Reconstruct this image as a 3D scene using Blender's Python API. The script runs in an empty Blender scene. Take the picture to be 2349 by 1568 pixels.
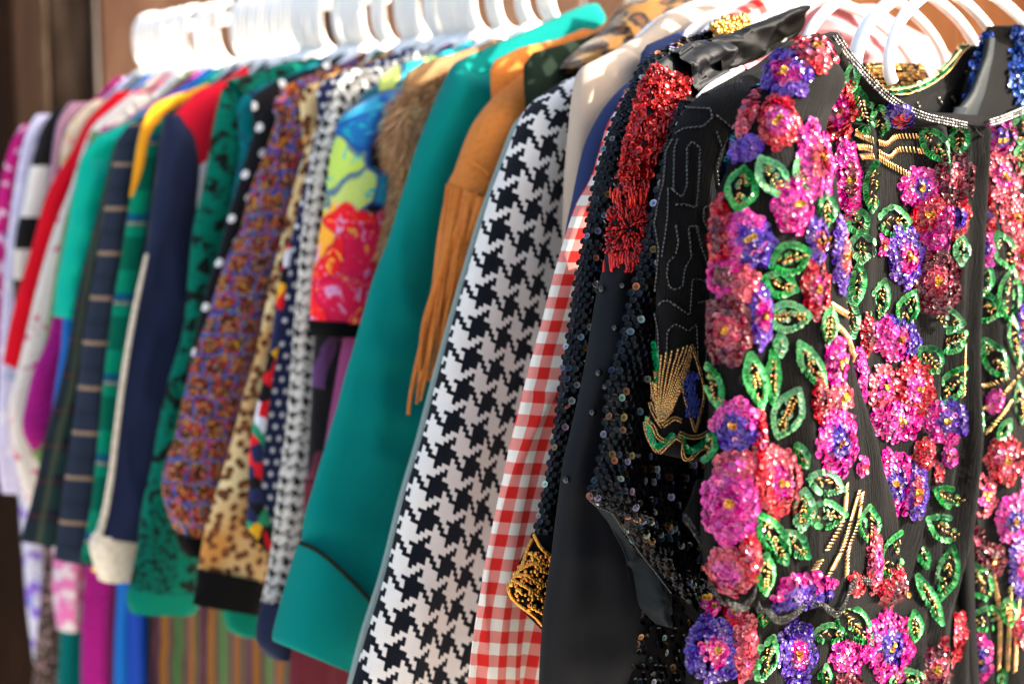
import bpy, math, random
from mathutils import Vector, noise
from mathutils.bvhtree import BVHTree
random.seed(7)
S = bpy.context.scene
COL = S.collection
# ------------------------------------------------------------------ camera, light, exposure
W0, H0, FP = 2349.0, 1568.0, 3262.0
PITCH = math.radians(6.5)
cam_d = bpy.data.cameras.new('camera'); cam = bpy.data.objects.new('camera', cam_d); COL.objects.link(cam)
cam_d.sensor_width = 36; cam_d.lens = 36*FP/W0; cam_d.clip_start = .05; cam_d.clip_end = 100
cam.location = (0, 0, 0); cam.rotation_euler = (math.pi/2-PITCH, 0, 0)
S.camera = cam
cam_d.dof.use_dof = True; cam_d.dof.focus_distance = 1.17; cam_d.dof.aperture_fstop = 3.4
SUN_EL, SUN_AZ = math.radians(27), math.radians(97)      # azimuth measured from +Y towards +X
w = bpy.data.worlds.new('World'); S.world = w; w.use_nodes = True
wn = w.node_tree; sky = wn.nodes.new('ShaderNodeTexSky'); sky.sky_type = 'NISHITA'; sky.sun_disc = False
sky.dust_density = 5.0; sky.ozone_density = .3; sky.sun_elevation = SUN_EL; sky.sun_rotation = SUN_AZ
wn.links.new(sky.outputs[0], wn.nodes['Background'].inputs[0]); wn.nodes['Background'].inputs[1].default_value = .15
sd = bpy.data.lights.new('sun', 'SUN'); sun = bpy.data.objects.new('sun', sd); COL.objects.link(sun)
sd.energy = 5; sd.angle = math.radians(.5); sd.color = (1, .93, .82)
dv = Vector((math.cos(SUN_EL)*math.sin(SUN_AZ), math.cos(SUN_EL)*math.cos(SUN_AZ), math.sin(SUN_EL)))
sun.rotation_euler = dv.to_track_quat('Z', 'Y').to_euler()
S.view_settings.view_transform = 'Standard'; S.view_settings.look = 'None'
S.view_settings.exposure = 1.9; S.view_settings.gamma = 1; S.view_settings.use_curve_mapping = False

# ------------------------------------------------------------------ frame of the rack
R0 = Vector((.437, 1.35, 0)); RD = Vector((-1.071, 1.10, 0)).normalized()
PD = Vector((-RD.y, RD.x, 0)); FR = -RD                  # PD: towards the sleeve side, FR: garment front
ZA = .182
UP = Vector((0, 0, 1))
cP, sP = math.cos(PITCH), math.sin(PITCH)
def ray(x, y):
    a, b = (x-W0/2)/FP, (H0/2-y)/FP
    return Vector((a, cP+b*sP, -sP+b*cP))
def PX(x, y, t):
    d = ray(x, y); return d*((R0.dot(RD)+t)/d.dot(RD))
def UZ(u, z, t): return R0+RD*t+PD*u+UP*z
def TX(x, u=.21, y=300):
    d = ray(x, y); n = Vector((d.y, -d.x, 0)); b = R0+PD*u
    return -b.dot(n)/RD.dot(n)

# ------------------------------------------------------------------ node helper
class Q:
    def __init__(s, b, o): s.b, s.o = b, o
    def m(s, op, *r): return s.b.math(op, s, *r)
    def __add__(s, r): return s.m('ADD', r)
    __radd__ = __add__
    def __sub__(s, r): return s.m('SUBTRACT', r)
    def __rsub__(s, r): return s.b.math('SUBTRACT', r, s)
    def __mul__(s, r): return s.m('MULTIPLY', r)
    __rmul__ = __mul__
    def __truediv__(s, r): return s.m('DIVIDE', r)
    def __mod__(s, r): return s.m('FLOORED_MODULO', r)
    def __lt__(s, r): return s.m('LESS_THAN', r)
    def __gt__(s, r): return s.m('GREATER_THAN', r)
    def fl(s): return s.m('FLOOR')
    def ab(s): return s.m('ABSOLUTE')
    def mn(s, r): return s.m('MINIMUM', r)
    def mx(s, r): return s.m('MAXIMUM', r)
class B:
    def __init__(s, mat):
        mat.use_nodes = True; s.nt = mat.node_tree; s.N = s.nt.nodes; s.L = s.nt.links
        s.bsdf = s.N['Principled BSDF']
        uv = s.N.new('ShaderNodeUVMap'); sep = s.N.new('ShaderNodeSeparateXYZ'); s.L.new(uv.outputs[0], sep.inputs[0])
        s.uv = uv.outputs[0]; s.u, s.v = Q(s, sep.outputs[0]), Q(s, sep.outputs[1])
    def put(s, sock, val):
        if isinstance(val, Q): val = val.o
        if isinstance(val, bpy.types.NodeSocket): s.L.new(val, sock)
        elif isinstance(val, tuple): sock.default_value = (*val, 1) if len(sock.default_value) == 4 and len(val) == 3 else val
        else: sock.default_value = val
    def math(s, op, *a):
        n = s.N.new('ShaderNodeMath'); n.operation = op
        for i, v in enumerate(a): s.put(n.inputs[i], v)
        return Q(s, n.outputs[0])
    def vec(s, x, y, z=0.0):
        n = s.N.new('ShaderNodeCombineXYZ')
        for i, v in enumerate((x, y, z)): s.put(n.inputs[i], v)
        return n.outputs[0]
    def noise(s, sc, det=3, vec=None, out=0, rough=.5, dist=0.0):
        n = s.N.new('ShaderNodeTexNoise'); n.inputs['Scale'].default_value = sc; n.inputs['Detail'].default_value = det
        n.inputs['Roughness'].default_value = rough; n.inputs['Distortion'].default_value = dist
        s.L.new(vec or s.uv, n.inputs['Vector']); return Q(s, n.outputs[out])
    def voro(s, sc, vec=None, out='Distance', feat='F1', rnd=1.0):
        n = s.N.new('ShaderNodeTexVoronoi'); n.voronoi_dimensions = '2D'; n.feature = feat; n.inputs['Scale'].default_value = sc; n.inputs['Randomness'].default_value = rnd
        s.L.new(vec or s.uv, n.inputs['Vector']); return Q(s, n.outputs[out])
    def white(s, vec):
        n = s.N.new('ShaderNodeTexWhiteNoise'); s.L.new(vec, n.inputs['Vector']); return Q(s, n.outputs['Value'])
    def sepx(s, c, i=0):
        n = s.N.new('ShaderNodeSeparateColor'); s.put(n.inputs[0], c); return Q(s, n.outputs[i])
    def ramp(s, f, st, const=True):
        n = s.N.new('ShaderNodeValToRGB'); r = n.color_ramp; r.interpolation = 'CONSTANT' if const else 'LINEAR'
        while len(r.elements) < len(st): r.elements.new(.5)
        for e, (p, c) in zip(r.elements, st): e.position = p; e.color = (*c, 1)
        s.put(n.inputs[0], f); return Q(s, n.outputs[0])
    def mix(s, f, a, b):
        n = s.N.new('ShaderNodeMix'); n.data_type = 'RGBA'
        s.put(n.inputs[0], f); s.put(n.inputs[6], a); s.put(n.inputs[7], b); return Q(s, n.outputs[2])
    def warp(s, sc, amp):
        c = s.noise(sc, 2, out=1)
        n = s.N.new('ShaderNodeVectorMath'); n.operation = 'MULTIPLY_ADD'; s.put(n.inputs[0], c); n.inputs[1].default_value = (amp,)*3
        s.L.new(s.uv, n.inputs[2]); return n.outputs[0]
MATS = {}
def mat(name, col, rough=.88, sheen=.05, bump=.25, bsc=9.0, fine=None, spec=.07, coat=0.0, metal=0.0, weave=0.0, vary=.12):
    m = bpy.data.materials.new(name); b = B(m); MATS[name] = m
    c = col(b) if callable(col) else col
    if vary:                                              # yarn-level mottling of the dye
        nz = b.noise(5.5, 4, rough=.7)*.6+b.noise(.9, 4, rough=.65)*.4
        hsv = b.N.new('ShaderNodeHueSaturation'); b.put(hsv.inputs['Color'], c); b.put(hsv.inputs['Value'], nz*vary*2+(1-vary))
        c = hsv.outputs[0]
    b.put(b.bsdf.inputs['Base Color'], c)
    p = b.bsdf.inputs; p['Roughness'].default_value = rough; p['Sheen Weight'].default_value = sheen; p['Sheen Roughness'].default_value = .4
    p['Specular IOR Level'].default_value = spec; p['Coat Weight'].default_value = coat; p['Metallic'].default_value = metal; p['Coat Roughness'].default_value = .15
    if bump:
        hgt = b.noise(bsc, 3, rough=.7)
        if weave: hgt = hgt + ((b.u*(6.283/weave)).m('SINE')*(b.v*(6.283/weave)).m('SINE'))*.5
        bn = b.N.new('ShaderNodeBump'); bn.inputs['Strength'].default_value = bump; bn.inputs['Distance'].default_value = .0015
        b.put(bn.inputs['Height'], hgt); b.L.new(bn.outputs[0], p['Normal'])
    return m
def attr_mat(name, rough=.22, spec=.6, metal=0.0, coat=.3, trans=0.0):
    m = bpy.data.materials.new(name); m.use_nodes = True; nt = m.node_tree; a = nt.nodes.new('ShaderNodeAttribute'); a.attribute_name = 'Col'
    p = nt.nodes['Principled BSDF'].inputs; nt.links.new(a.outputs[0], p['Base Color'])
    p['Roughness'].default_value = rough; p['Specular IOR Level'].default_value = spec; p['Metallic'].default_value = metal; p['Coat Weight'].default_value = coat
    p['Coat Roughness'].default_value = .08; p['Transmission Weight'].default_value = trans
    MATS[name] = m; return m

# ---- fabric patterns (u, v in centimetres on the cloth)
def hounds(n, a, c_, k=4.0, slant=0.0):
    def f(b):
        u_ = b.u; v_ = b.v-b.u*slant
        wob = b.noise(1.6, 2)*.35/n
        i = (u_*n+wob*n).fl(); j = (v_*n+wob*n).fl()
        A = (i % (k*2)) < k; Bc = (j % (k*2)) < k
        T1 = ((i+j) % k) < k/2; T2 = ((i-j+1.0) % k) < k/2
        white = A*Bc
        half1 = A*(1.0-Bc)*T1; half2 = (1.0-A)*Bc*T2
        return b.mix(white+half1+half2, c_, a)
    return f
def gingham(p, a, lt, wh):
    def f(b):
        A = (b.u % p) < p/2; C = (b.v % p) < p/2
        tw = (((b.u+b.v)*9.0).fl() % 2.0)*.12
        s_ = A+C
        return b.mix(s_ > 1.5, b.mix((s_ > .5)*(.9+tw), wh, lt), a)
    return f
def dots(sp, r, bg, fg, jit=0.0):
    def f(b):
        row = (b.v/sp).fl(); uu = b.u/sp + (row % 2.0)*.5
        du = (uu % 1.0)-.5; dv_ = ((b.v/sp) % 1.0)-.5
        d = (du*du+dv_*dv_).m('SQRT')
        return b.mix(d < r, bg, fg)
    return f
def leopard(sc, bg, mid, dk, pale=None, r1=.30, r2=.17, th=.40):
    def f(b):
        w_ = b.warp(1.2, .35)
        d = b.voro(sc, w_)
        nz = b.noise(sc*2.2, 2)
        base = bg if pale is None else b.mix(b.noise(.12, 1).m('SMOOTH_MIN', 1.0, .1)*3.0-1.0, pale, bg)
        ring = (d < (nz*.14+r1))*((d > r2).mx(nz > .60))*(nz > th)
        return b.mix(ring, b.mix(d < r1, base, mid), dk)
    return f
def cells(sc, cols, wamp=.8, wsc=.6, edge=None, ew=.05):
    def f(b):
        w_ = b.warp(wsc, wamp)
        c = b.sepx(b.voro(sc, w_, 'Color'))
        n = len(cols)
        r = b.ramp(c, [(i/n, k) for i, k in enumerate(cols)])
        if edge:
            e = b.voro(sc, w_, 'Distance', 'DISTANCE_TO_EDGE'); r = b.mix(e < ew, r, edge)
        return r
    return f
def blobs(bg, layers):
    def f(b):
        c = bg
        for (sc, th, col, off) in layers:
            n = b.noise(sc, 2, vec=b.vec(b.u+off, b.v+off*1.7))
            c = b.mix((n-th)*14.0, c, col) if False else b.mix(b.math('MINIMUM', b.math('MAXIMUM', (n-th)*18.0, 0.0), 1.0), c, col)
        return c
    return f
def tweed(b):
    cell = b.white(b.vec((b.u*4.2+b.noise(1.0, 2)).fl(), (b.v*3.2+b.u*.15).fl()))
    inn = b.ramp(cell, [(0, (.010, .006, .006)), (.3, (.09, .025, .012)), (.46, (.36, .02, .015)), (.56, (.16, .07, .04)), (.68, (.40, .19, .11)), (.76, (.42, .07, .012)), (.83, (.30, .008, .05)), (.89, (.01, .11, .13)), (.94, (.42, .24, .015))])
    wu = b.u+b.noise(.5, 3)*2.4; wv = b.v+b.noise(.55, 3, vec=b.vec(b.u+9.0, b.v))*2.6
    row = (wv/2.7).fl(); uu = (wu/2.9+(row % 2.0)*.5) % 1.0; vv = (wv/2.7) % 1.0
    m_ = (uu < .15).mx(vv < .17)*(b.noise(2.0, 3) > .43)
    lc = b.ramp(b.noise(.9, 3), [(0, (.035, .045, .24)), (.42, (.05, .06, .30)), (.50, (.01, .16, .26)), (.55, (.34, .01, .19)), (.60, (.01, .17, .24)), (.66, (.06, .05, .28))])
    return b.mix(m_, inn, lc)
def tartan(base, lines):
    def f(b):
        c = base
        for (ax, per, off, wd, col, al) in lines:
            q = ((b.u if ax == 'u' else b.v)+off) % per
            c = b.mix((q < wd)*al, c, col)
        return c
    return f
def stripes(per, segs):
    def f(b):
        q = (b.u % per)/per
        zig = ((b.v*3.0+b.u*2.0) % 1.0) < .45
        r = b.ramp(q, segs)
        return b.mix(zig*.35, r, (.02, .015, .01))
    return f
def speck(a, c_, sc=3.0, th=.5):
    return lambda b: b.mix(b.math('MINIMUM', b.math('MAXIMUM', (b.noise(sc, 3)-th)*12.0, 0.0), 1.0), a, c_)
def bands(segs, per=100.0):
    return lambda b: b.ramp(b.v/per, segs)

mat('teal_wool', (.0, .165, .145), bsc=14, bump=.35)
mat('suede', speck((.56, .18, .036), (.50, .155, .028), 1.6, .52), bump=.5, sheen=.1, bsc=12)
mat('big_houndstooth', hounds(2.5, (.006, .008, .014), (.80, .78, .74), 4.0, .25), bump=.9, bsc=7, weave=.3)
def chunky(b):
    base = hounds(5.0, (.60, .58, .53), (.010, .010, .012))(b)
    n = b.noise(1.1, 3)
    return b.mix((n > .56)*.85, base, (.56, .54, .50))
mat('small_houndstooth', chunky, bump=.9, bsc=4)
mat('pale_lining', (.22, .29, .27))
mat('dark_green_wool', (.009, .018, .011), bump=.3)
mat('beige_gabardine', (.44, .355, .28), bump=.12, sheen=.1, vary=.04)
mat('navy_poplin', (.022, .035, .10), bump=.15)
mat('red_gingham', gingham(2.15, (.58, .022, .018), (.66, .20, .17), (.70, .66, .58)), bump=.25, weave=.08, vary=.05)
mat('black_cloth', (.002, .002, .0025), rough=.8, bump=.3, sheen=.0, spec=.08)
mat('black_satin', (.0032, .0038, .006), rough=.5, sheen=.04, bump=.2, bsc=16, spec=.14)
mat('shiny_satin', (.002, .002, .0025), rough=.5, sheen=.0, bump=.3, spec=.10)
mat('grey_lining', (.013, .018, .022), rough=.5, bump=.3, bsc=2)
def crinkle_bump(name, col):
    m = mat(name, col, bump=0, rough=.8, sheen=.02, spec=.08); b = B.__new__(B); b.nt = m.node_tree; b.N = b.nt.nodes; b.L = b.nt.links
    uvn = [n for n in b.N if n.type == 'UVMAP'][0]; sep = [n for n in b.N if n.type == 'SEPXYZ'][0]; b.uv = uvn.outputs[0]
    u, v = Q(b, sep.outputs[0]), Q(b, sep.outputs[1])
    h = b.noise(3.5, 4, vec=b.vec(u*1.6, v*.09), rough=.65)
    bn = b.N.new('ShaderNodeBump'); bn.inputs['Strength'].default_value = .9; bn.inputs['Distance'].default_value = .004
    b.put(bn.inputs['Height'], h); b.L.new(bn.outputs[0], b.N['Principled BSDF'].inputs['Normal'])
crinkle_bump('black_crepe', (.0045, .0045, .005)); crinkle_bump('crinkled_chiffon', (.0034, .0032, .0032))
def tropical(b):
    def st(x): return b.math('MINIMUM', b.math('MAXIMUM', x, 0.0), 1.0)
    def petals(off, sc, wid):
        w_ = b.warp(.20, 3.6)
        sx = b.N.new('ShaderNodeVectorMath'); sx.operation = 'ADD'; b.put(sx.inputs[0], w_); sx.inputs[1].default_value = (off, off*1.3, off)
        e = b.voro(sc, sx.outputs[0], 'Distance', 'DISTANCE_TO_EDGE'); c = b.sepx(b.voro(sc, sx.outputs[0], 'Color')); return e, c
    e, c = petals(3.0, .25, 1); g1 = b.noise(.5, 3, dist=1.5)
    cool = b.ramp(c, [(0, (.42, .58, .10)), (.14, (.01, .36, .36)), (.32, (.01, .12, .34)), (.44, (.008, .008, .014)), (.56, (.45, .56, .14)), (.66, (.01, .40, .42)), (.84, (.02, .22, .36)), (.95, (.70, .20, .03))])
    cool = b.mix(st((g1-.56)*9.0), cool, (.01, .40, .42)); cool = b.mix(st((.10-e*.9)*14.0)*.8, cool, (.01, .05, .22))
    e2, c2 = petals(11.0, .21, 1); g2 = b.noise(.45, 3, dist=2.0, vec=b.vec(b.u+30.0, b.v))
    hot = b.ramp(c2, [(0, (.74, .012, .02)), (.22, (.62, .01, .06)), (.36, (.80, .34, .03)), (.48, (.70, .012, .02)), (.66, (.42, .58, .22)), (.78, (.55, .05, .36)), (.88, (.72, .02, .02))])
    hot = b.mix(st((g2-.60)*8.0), hot, (.85, .52, .05)); hot = b.mix(st((.42-g2)*10.0), hot, (.62, .28, .50)); hot = b.mix(st((.07-e2)*12.0)*.7, hot, (.30, .0, .05))
    return b.mix(st((b.v-24.0+b.noise(.35, 2)*5.0)*1.2), cool, hot)
mat('tropical_print', tropical, bump=.15, sheen=.1, rough=.6)
mat('dark_velvet_floral', cells(.22, [(.01, .01, .012), (.16, .05, .035), (.10, .04, .13), (.02, .13, .18), (.06, .07, .05), (.14, .03, .05)], 1.5, .4), sheen=.6)
mat('brown_fur', (.26, .15, .07), rough=.9)
mat('fur_hair', (.26, .155, .075), rough=.7, bump=0)
mat('leopard_fur', leopard(.42, (.20, .09, .015), (.11, .04, .014), (.010, .007, .005), None, .36, .20, .36), bump=.8, bsc=6, sheen=.5)
mat('leopard_print', leopard(.72, (.46, .21, .055), (.28, .09, .03), (.05, .018, .01), (.68, .56, .30)), bump=.2)
mat('navy_dots', dots(1.45, .22, (.018, .024, .075), (.66, .68, .70)), bump=.1)
mat('figure_print', cells(.55, [(.018, .024, .075), (.62, .65, .72), (.62, .012, .02), (.018, .024, .075), (.70, .36, .02), (.02, .24, .12), (.01, .01, .01)], .8, .6), bump=.1)
mat('confetti_tweed', tweed, bump=.9, bsc=3.5, vary=.25)
mat('black_dots', dots(3.0, .19, (.010, .010, .012), (.70, .68, .66)), bump=.15)
mat('green_snake', blobs((.0, .12, .08), [(.42, .53, (.006, .010, .008), 3), (.9, .60, (.004, .008, .006), 11)]), bump=.7, bsc=4)
mat('green_knit', tartan((.0, .16, .105), [('u', .55, 0, .22, (.0, .10, .065), .7)]), bump=.6)
mat('green_fairisle', blobs((.0, .10, .07), [(1.2, .52, (.004, .012, .010), 5), (2.4, .55, (.002, .010, .008), 1)]), bump=.7, bsc=4)
mat('teal_leaf', blobs((.0, .13, .15), [(.6, .55, (.01, .06, .12), 3), (.9, .62, (.01, .01, .02), 8)]))
mat('white_cotton', (.62, .62, .66), bump=.2)
mat('red_wool', (.52, .008, .025), bump=.2)
mat('navy_wool', (.011, .016, .042), bump=.3, sheen=.08)
mat('cream_quilt', speck((.60, .54, .44), (.50, .43, .33), 1.2, .5), bump=.7, bsc=2.5)
mat('yellow_felt', (.58, .25, .012), bump=.1)
mat('green_tartan', tartan((.0, .17, .095), [('v', 11, 0, 4.6, (.0, .075, .045), .85), ('v', 11, 3.2, 1.7, (.005, .04, .14), .8), ('v', 11, 2.0, .35, (.35, .30, .08), .6), ('u', 6, 1.0, 2.0, (.01, .03, .05), .7)]))
mat('navy_windowpane', tartan((.017, .024, .042), [('v', 6.2, 0, .55, (.30, .20, .12), .75), ('u', 7, 5.0, .4, (.16, .10, .06), .5), ('v', 6.2, 3, 1.0, (.012, .018, .03), .7)]))
mat('black_watch', tartan((.012, .030, .030), [('v', 5, 0, 1.8, (.008, .012, .022), .9), ('u', 5, 0, 2.0, (.010, .014, .020), .8), ('v', 5, 4.0, .35, (.10, .02, .015), .5), ('u', 5, 3.4, .8, (.05, .06, .035), .7)]))
mat('turquoise_satin', (.0, .33, .235), rough=.5, bump=.3, bsc=1.2)
mat('magenta_boucle', speck((.34, .010, .19), (.05, .004, .04), 3.2, .52), bump=.8, bsc=5)
mat('cobalt_satin', (.006, .13, .46), rough=.35)
mat('royal_satin', (.006, .045, .32), rough=.4)
mat('olive_cloth', (.12, .20, .07))
mat('white_floral', blobs((.60, .56, .52), [(.5, .60, (.50, .12, .20), 2), (.7, .66, (.10, .30, .26), 9), (.9, .66, (.55, .25, .28), 5)]))
mat('scarlet_wool', (.52, .004, .014), bump=.15, vary=.05)
mat('beige_floral', blobs((.55, .45, .33), [(.4, .55, (.38, .40, .16), 2), (.6, .6, (.55, .22, .18), 7)]))
mat('pink_stripe', tartan((.45, .22, .25), [('u', 1.2, 0, .5, (.05, .06, .2), .7)]))
mat('black_white_band', bands([(0, (.012, .011, .011)), (.105, (.62, .60, .56)), (.185, (.010, .010, .010)), (.235, (.55, .53, .48)), (.285, (.03, .025, .02)), (.33, (.16, .12, .10)), (.38, (.03, .025, .02))]))
mat('lavender_voile', blobs((.50, .48, .66), [(.3, .56, (.62, .60, .70), 2), (.35, .62, (.10, .25, .42), 8)]), rough=.6)
mat('magenta_floral', blobs((.42, .01, .15), [(.35, .55, (.62, .45, .60), 2), (.5, .64, (.05, .05, .25), 6)]))
mat('purple_floral', blobs((.52, .50, .60), [(.3, .50, (.22, .12, .50), 2), (.4, .62, (.10, .20, .5), 9)]))
mat('brown_floral', blobs((.05, .03, .025), [(.8, .55, (.32, .20, .20), 2), (1.1, .62, (.45, .42, .36), 7)]))
mat('pink_sheen', blobs((.55, .14, .34), [(.3, .50, (.55, .50, .52), 2), (.9, .6, (.40, .50, .55), 5)]))
mat('teal_velvet', (.0, .10, .095))
mat('plum_satin', (.20, .035, .12), rough=.5)
mat('maroon_wool', (.10, .016, .025))
mat('pink_knit', tartan((.70, .30, .32), [('v', .5, 0, .2, (.50, .15, .18), .6)]), bump=.9, bsc=3)
STR = [(0, (.003, .004, .014)), (.07, (.045, .018, .002)), (.22, (.005, .006, .015)), (.28, (.016, .015, .006)), (.38, (.0, .045, .02)), (.44, (.022, .022, .008)), (.55, (.005, .006, .022)), (.61, (.045, .017, .002)), (.77, (.005, .006, .015)), (.84, (.008, .02, .005)), (.90, (.022, .005, .012))]  # stripe colours darkened to put shade into the poncho cloth
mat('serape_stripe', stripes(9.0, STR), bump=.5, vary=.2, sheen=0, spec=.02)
mh = mat('hanger_plastic', (.80, .80, .78), rough=.35, sheen=0, bump=0, spec=.4, vary=0)
mhp = mh.node_tree.nodes['Principled BSDF'].inputs; mhp['Subsurface Weight'].default_value = .7; mhp['Subsurface Radius'].default_value = (1, .95, .9); mhp['Subsurface Scale'].default_value = .008
mat('rail_metal', (.45, .45, .45), rough=.3, metal=1.0, sheen=0, bump=0, vary=0)
def wood(c1, c2, c3):
    def f(b):
        t = b.N.new('ShaderNodeTexCoord'); mp = b.N.new('ShaderNodeMapping'); mp.inputs['Scale'].default_value = (3.5, 3.5, .8)
        b.L.new(t.outputs['Object'], mp.inputs[0])
        n = b.noise(2.2, 6, vec=mp.outputs[0], rough=.65, dist=.6)
        return b.ramp(n, [(.3, c1), (.5, c2), (.68, c3)], False)
    return f
mat('old_board', wood((.012, .008, .005), (.045, .028, .018), (.105, .075, .055)), bump=0, sheen=0, vary=0)
mat('grey_board', wood((.04, .03, .027), (.08, .066, .058), (.12, .10, .09)), bump=0, sheen=0, vary=0)
mat('brown_board', wood((.08, .040, .024), (.15, .078, .048), (.21, .12, .075)), bump=0, sheen=0, vary=0)
mat('orange_board', wood((.13, .045, .016), (.21, .075, .026), (.27, .115, .05)), bump=0, sheen=0, vary=0)
mat('dark_post', wood((.004, .002, .001), (.007, .003, .0015), (.012, .005, .0025)), bump=0, sheen=0, vary=0)
mat('floor_boards', wood((.52, .49, .45), (.58, .55, .50), (.63, .60, .55)), bump=0, sheen=0, vary=0)
attr_mat('sequin', .15, .45, 0, .1); attr_mat('metal_bead', .25, .5, .9, 0); attr_mat('glass_bead', .12, .4, 0, .15); attr_mat('black_sequin', .14, .16, 0, 0)
attr_mat('foil_sequin', .2, .4, .5, .1)

# ------------------------------------------------------------------ object builders
def link(o, parent, kind=None):
    COL.objects.link(o)
    if parent: o.parent = parent
    if kind: o['kind'] = kind
    return o
def origin(o):
    v = Vector((0, 0, 0))
    while o is not None: v += o.location; o = o.parent
    return v
def raw(name, verts, faces, m, parent=None, uvs=None, cols=None, smooth=True, kind=None):
    me = bpy.data.meshes.new(name); off = origin(parent) if parent else Vector()
    me.from_pydata([tuple(v-off) for v in verts] if parent else [tuple(v) for v in verts], [], faces)
    if uvs is not None:
        ul = me.uv_layers.new(name='UVMap'); vi = [0]*len(me.loops); me.loops.foreach_get('vertex_index', vi)
        fl = [];
        for i in vi: fl += uvs[i]
        ul.data.foreach_set('uv', fl)
    if cols is not None:
        a = me.color_attributes.new('Col', 'FLOAT_COLOR', 'POINT'); fl = []
        for c in cols: fl += (c[0], c[1], c[2], 1)
        a.data.foreach_set('color', fl)
    if smooth: me.polygons.foreach_set('use_smooth', [True]*len(me.polygons))
    me.materials.append(MATS[m]); me.update()
    return link(bpy.data.objects.new(name, me), parent, kind)
def cr(P, s):
    n = len(P)-1; s = max(0, min(n-1e-6, s)); i = int(s); f = s-i
    a, b, c, d = P[max(i-1, 0)], P[i], P[i+1], P[min(i+2, n)]
    return ((b*2)+(c-a)*f+(a*2-b*5+c*4-d)*f*f+(b*3-a-c*3+d)*f*f*f)*.5
class G:
    """one garment (or other thing) hanging in the plane at rail position t"""
    def __init__(s, name, label, cat, t, group='vintage clothes hanging on the rail'):
        s.t = t; s.root = bpy.data.objects.new(name, None); COL.objects.link(s.root)
        s.root.location = UZ(0, -.7, t); s.root['label'] = label; s.root['category'] = cat; s.root.empty_display_size = .05
        if group: s.root['group'] = group
    def pair(s, r, dt):
        if len(r) == 3: r = (r[1], r[0], r[2], r[0])
        return PX(r[0], r[1], s.t+dt), PX(r[2], r[3], s.t+dt)
    def loft(s, name, rows, m, h=.012, hb=.005, N=70, K=36, fold=.004, fu=22, fv=3, dt=0, e=.8, parent=None, label=None, uz=False, seed=None, top=.12, hem=True, anchor=0.0, wr=0.0, vo=0.0):
        seed = random.random()*100 if seed is None else seed
        if uz: PR = [(UZ(r[1], r[0], s.t+dt), UZ(r[2], r[0], s.t+dt)) for r in rows]
        else: PR = [s.pair(r, dt) for r in rows]
        Ls, Rs = [p[0] for p in PR], [p[1] for p in PR]
        cum = [0]
        for i in range(1, len(PR)): cum.append(cum[-1]+max(.001, ((Ls[i]+Rs[i])/2-(Ls[i-1]+Rs[i-1])/2).length))
        tot = cum[-1]; V, UVs, grid = [], [], []
        kk = 0; vlen = 0; prev = None
        for i in range(N):
            d = tot*i/(N-1)
            while kk < len(cum)-2 and cum[kk+1] < d: kk += 1
            q = kk+(d-cum[kk])/(cum[kk+1]-cum[kk])
            L, R = cr(Ls, q), cr(Rs, q); c = (L+R)/2; a = (R-L)/2; w_ = a.length
            if prev is not None: vlen += (c-prev).length
            prev = c
            hh = min(h, w_*.9)*min(1, (.25+(i/(N-1))/top*.75)) if top else h
            row = []; us = 0; pu = None; arc = []
            for k in range(K+1):
                an2 = 2*math.pi*k/K
                X = math.copysign(abs(math.cos(an2))**e, math.cos(an2))
                sn = math.sin(an2)                      # k 0..K/2 : back, then front
                Z = -math.copysign(abs(sn)**e, sn)
                um = X*w_; fr = Z > 0
                nz = 1.5*noise.noise(Vector((um*fu, vlen*fv, seed)))+.6*noise.noise(Vector((um*fu*2.3, vlen*fv*2.0, seed+9)))
                cr_ = 1-abs(noise.noise(Vector((um*fu*.9+vlen*2.5, vlen*fv*2.6-um*5, seed+21))))*3.2
                nz += max(0, cr_)**2*.55
                if wr: nz += wr*noise.noise(Vector((um*fu*.5+vlen*8, vlen*26, seed+3)))
                dz = (Z*hh if fr else Z*hb)+(fold*nz*abs(Z)**.7*(1 if fr else .4))
                P = c+a*X+FR*dz + UP*(wr*fold*.3*noise.noise(Vector((vlen*20, um*9, seed+5))))
                if pu is not None: us += (P-pu).length
                pu = P; arc.append(us); row.append(P)
            half = arc[3*K//4]
            off = len(V); V += row; UVs += [((half-x)*-100+anchor*w_*100, vlen*100+vo) for x in arc]; grid.append(row)
        F = []
        n = K+1
        for i in range(N-1):
            for k in range(K): a_ = i*n+k; F.append((a_, a_+1, a_+n+1, a_+n))
        if hem:
            last = grid[-1]; c = sum(last[:-1], Vector())/K; upv = (sum(grid[-6][:-1], Vector())/K-c)
            upv = upv.normalized()*.02
            for sc, mv in ((.93, 0), (.9, 1)):
                o2 = len(V); V += [c+(p-c)*sc+upv*mv for p in last]; UVs += UVs[(N-1)*n:(N-1)*n+n]
                for k in range(K): F.append((o2-n+k, o2-n+k+1, o2+k+1, o2+k))
            V.append(c+upv); UVs.append((0, 0)); ci = len(V)-1
            for k in range(K): F.append((o2+k, o2+k+1, ci))
        # top cap
        V.append(sum(grid[0][:-1], Vector())/K); UVs.append((0, 0)); ci = len(V)-1
        for k in range(K): F.append((k+1, k, ci))
        o = raw(name, V, F, m, parent or s.root, UVs)
        if label: o['label'] = label
        o_bvh = BVHTree.FromPolygons([tuple(v) for v in V], F)
        s.last = (o, o_bvh, grid, K); SURF[o.name] = o_bvh
        return o
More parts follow.
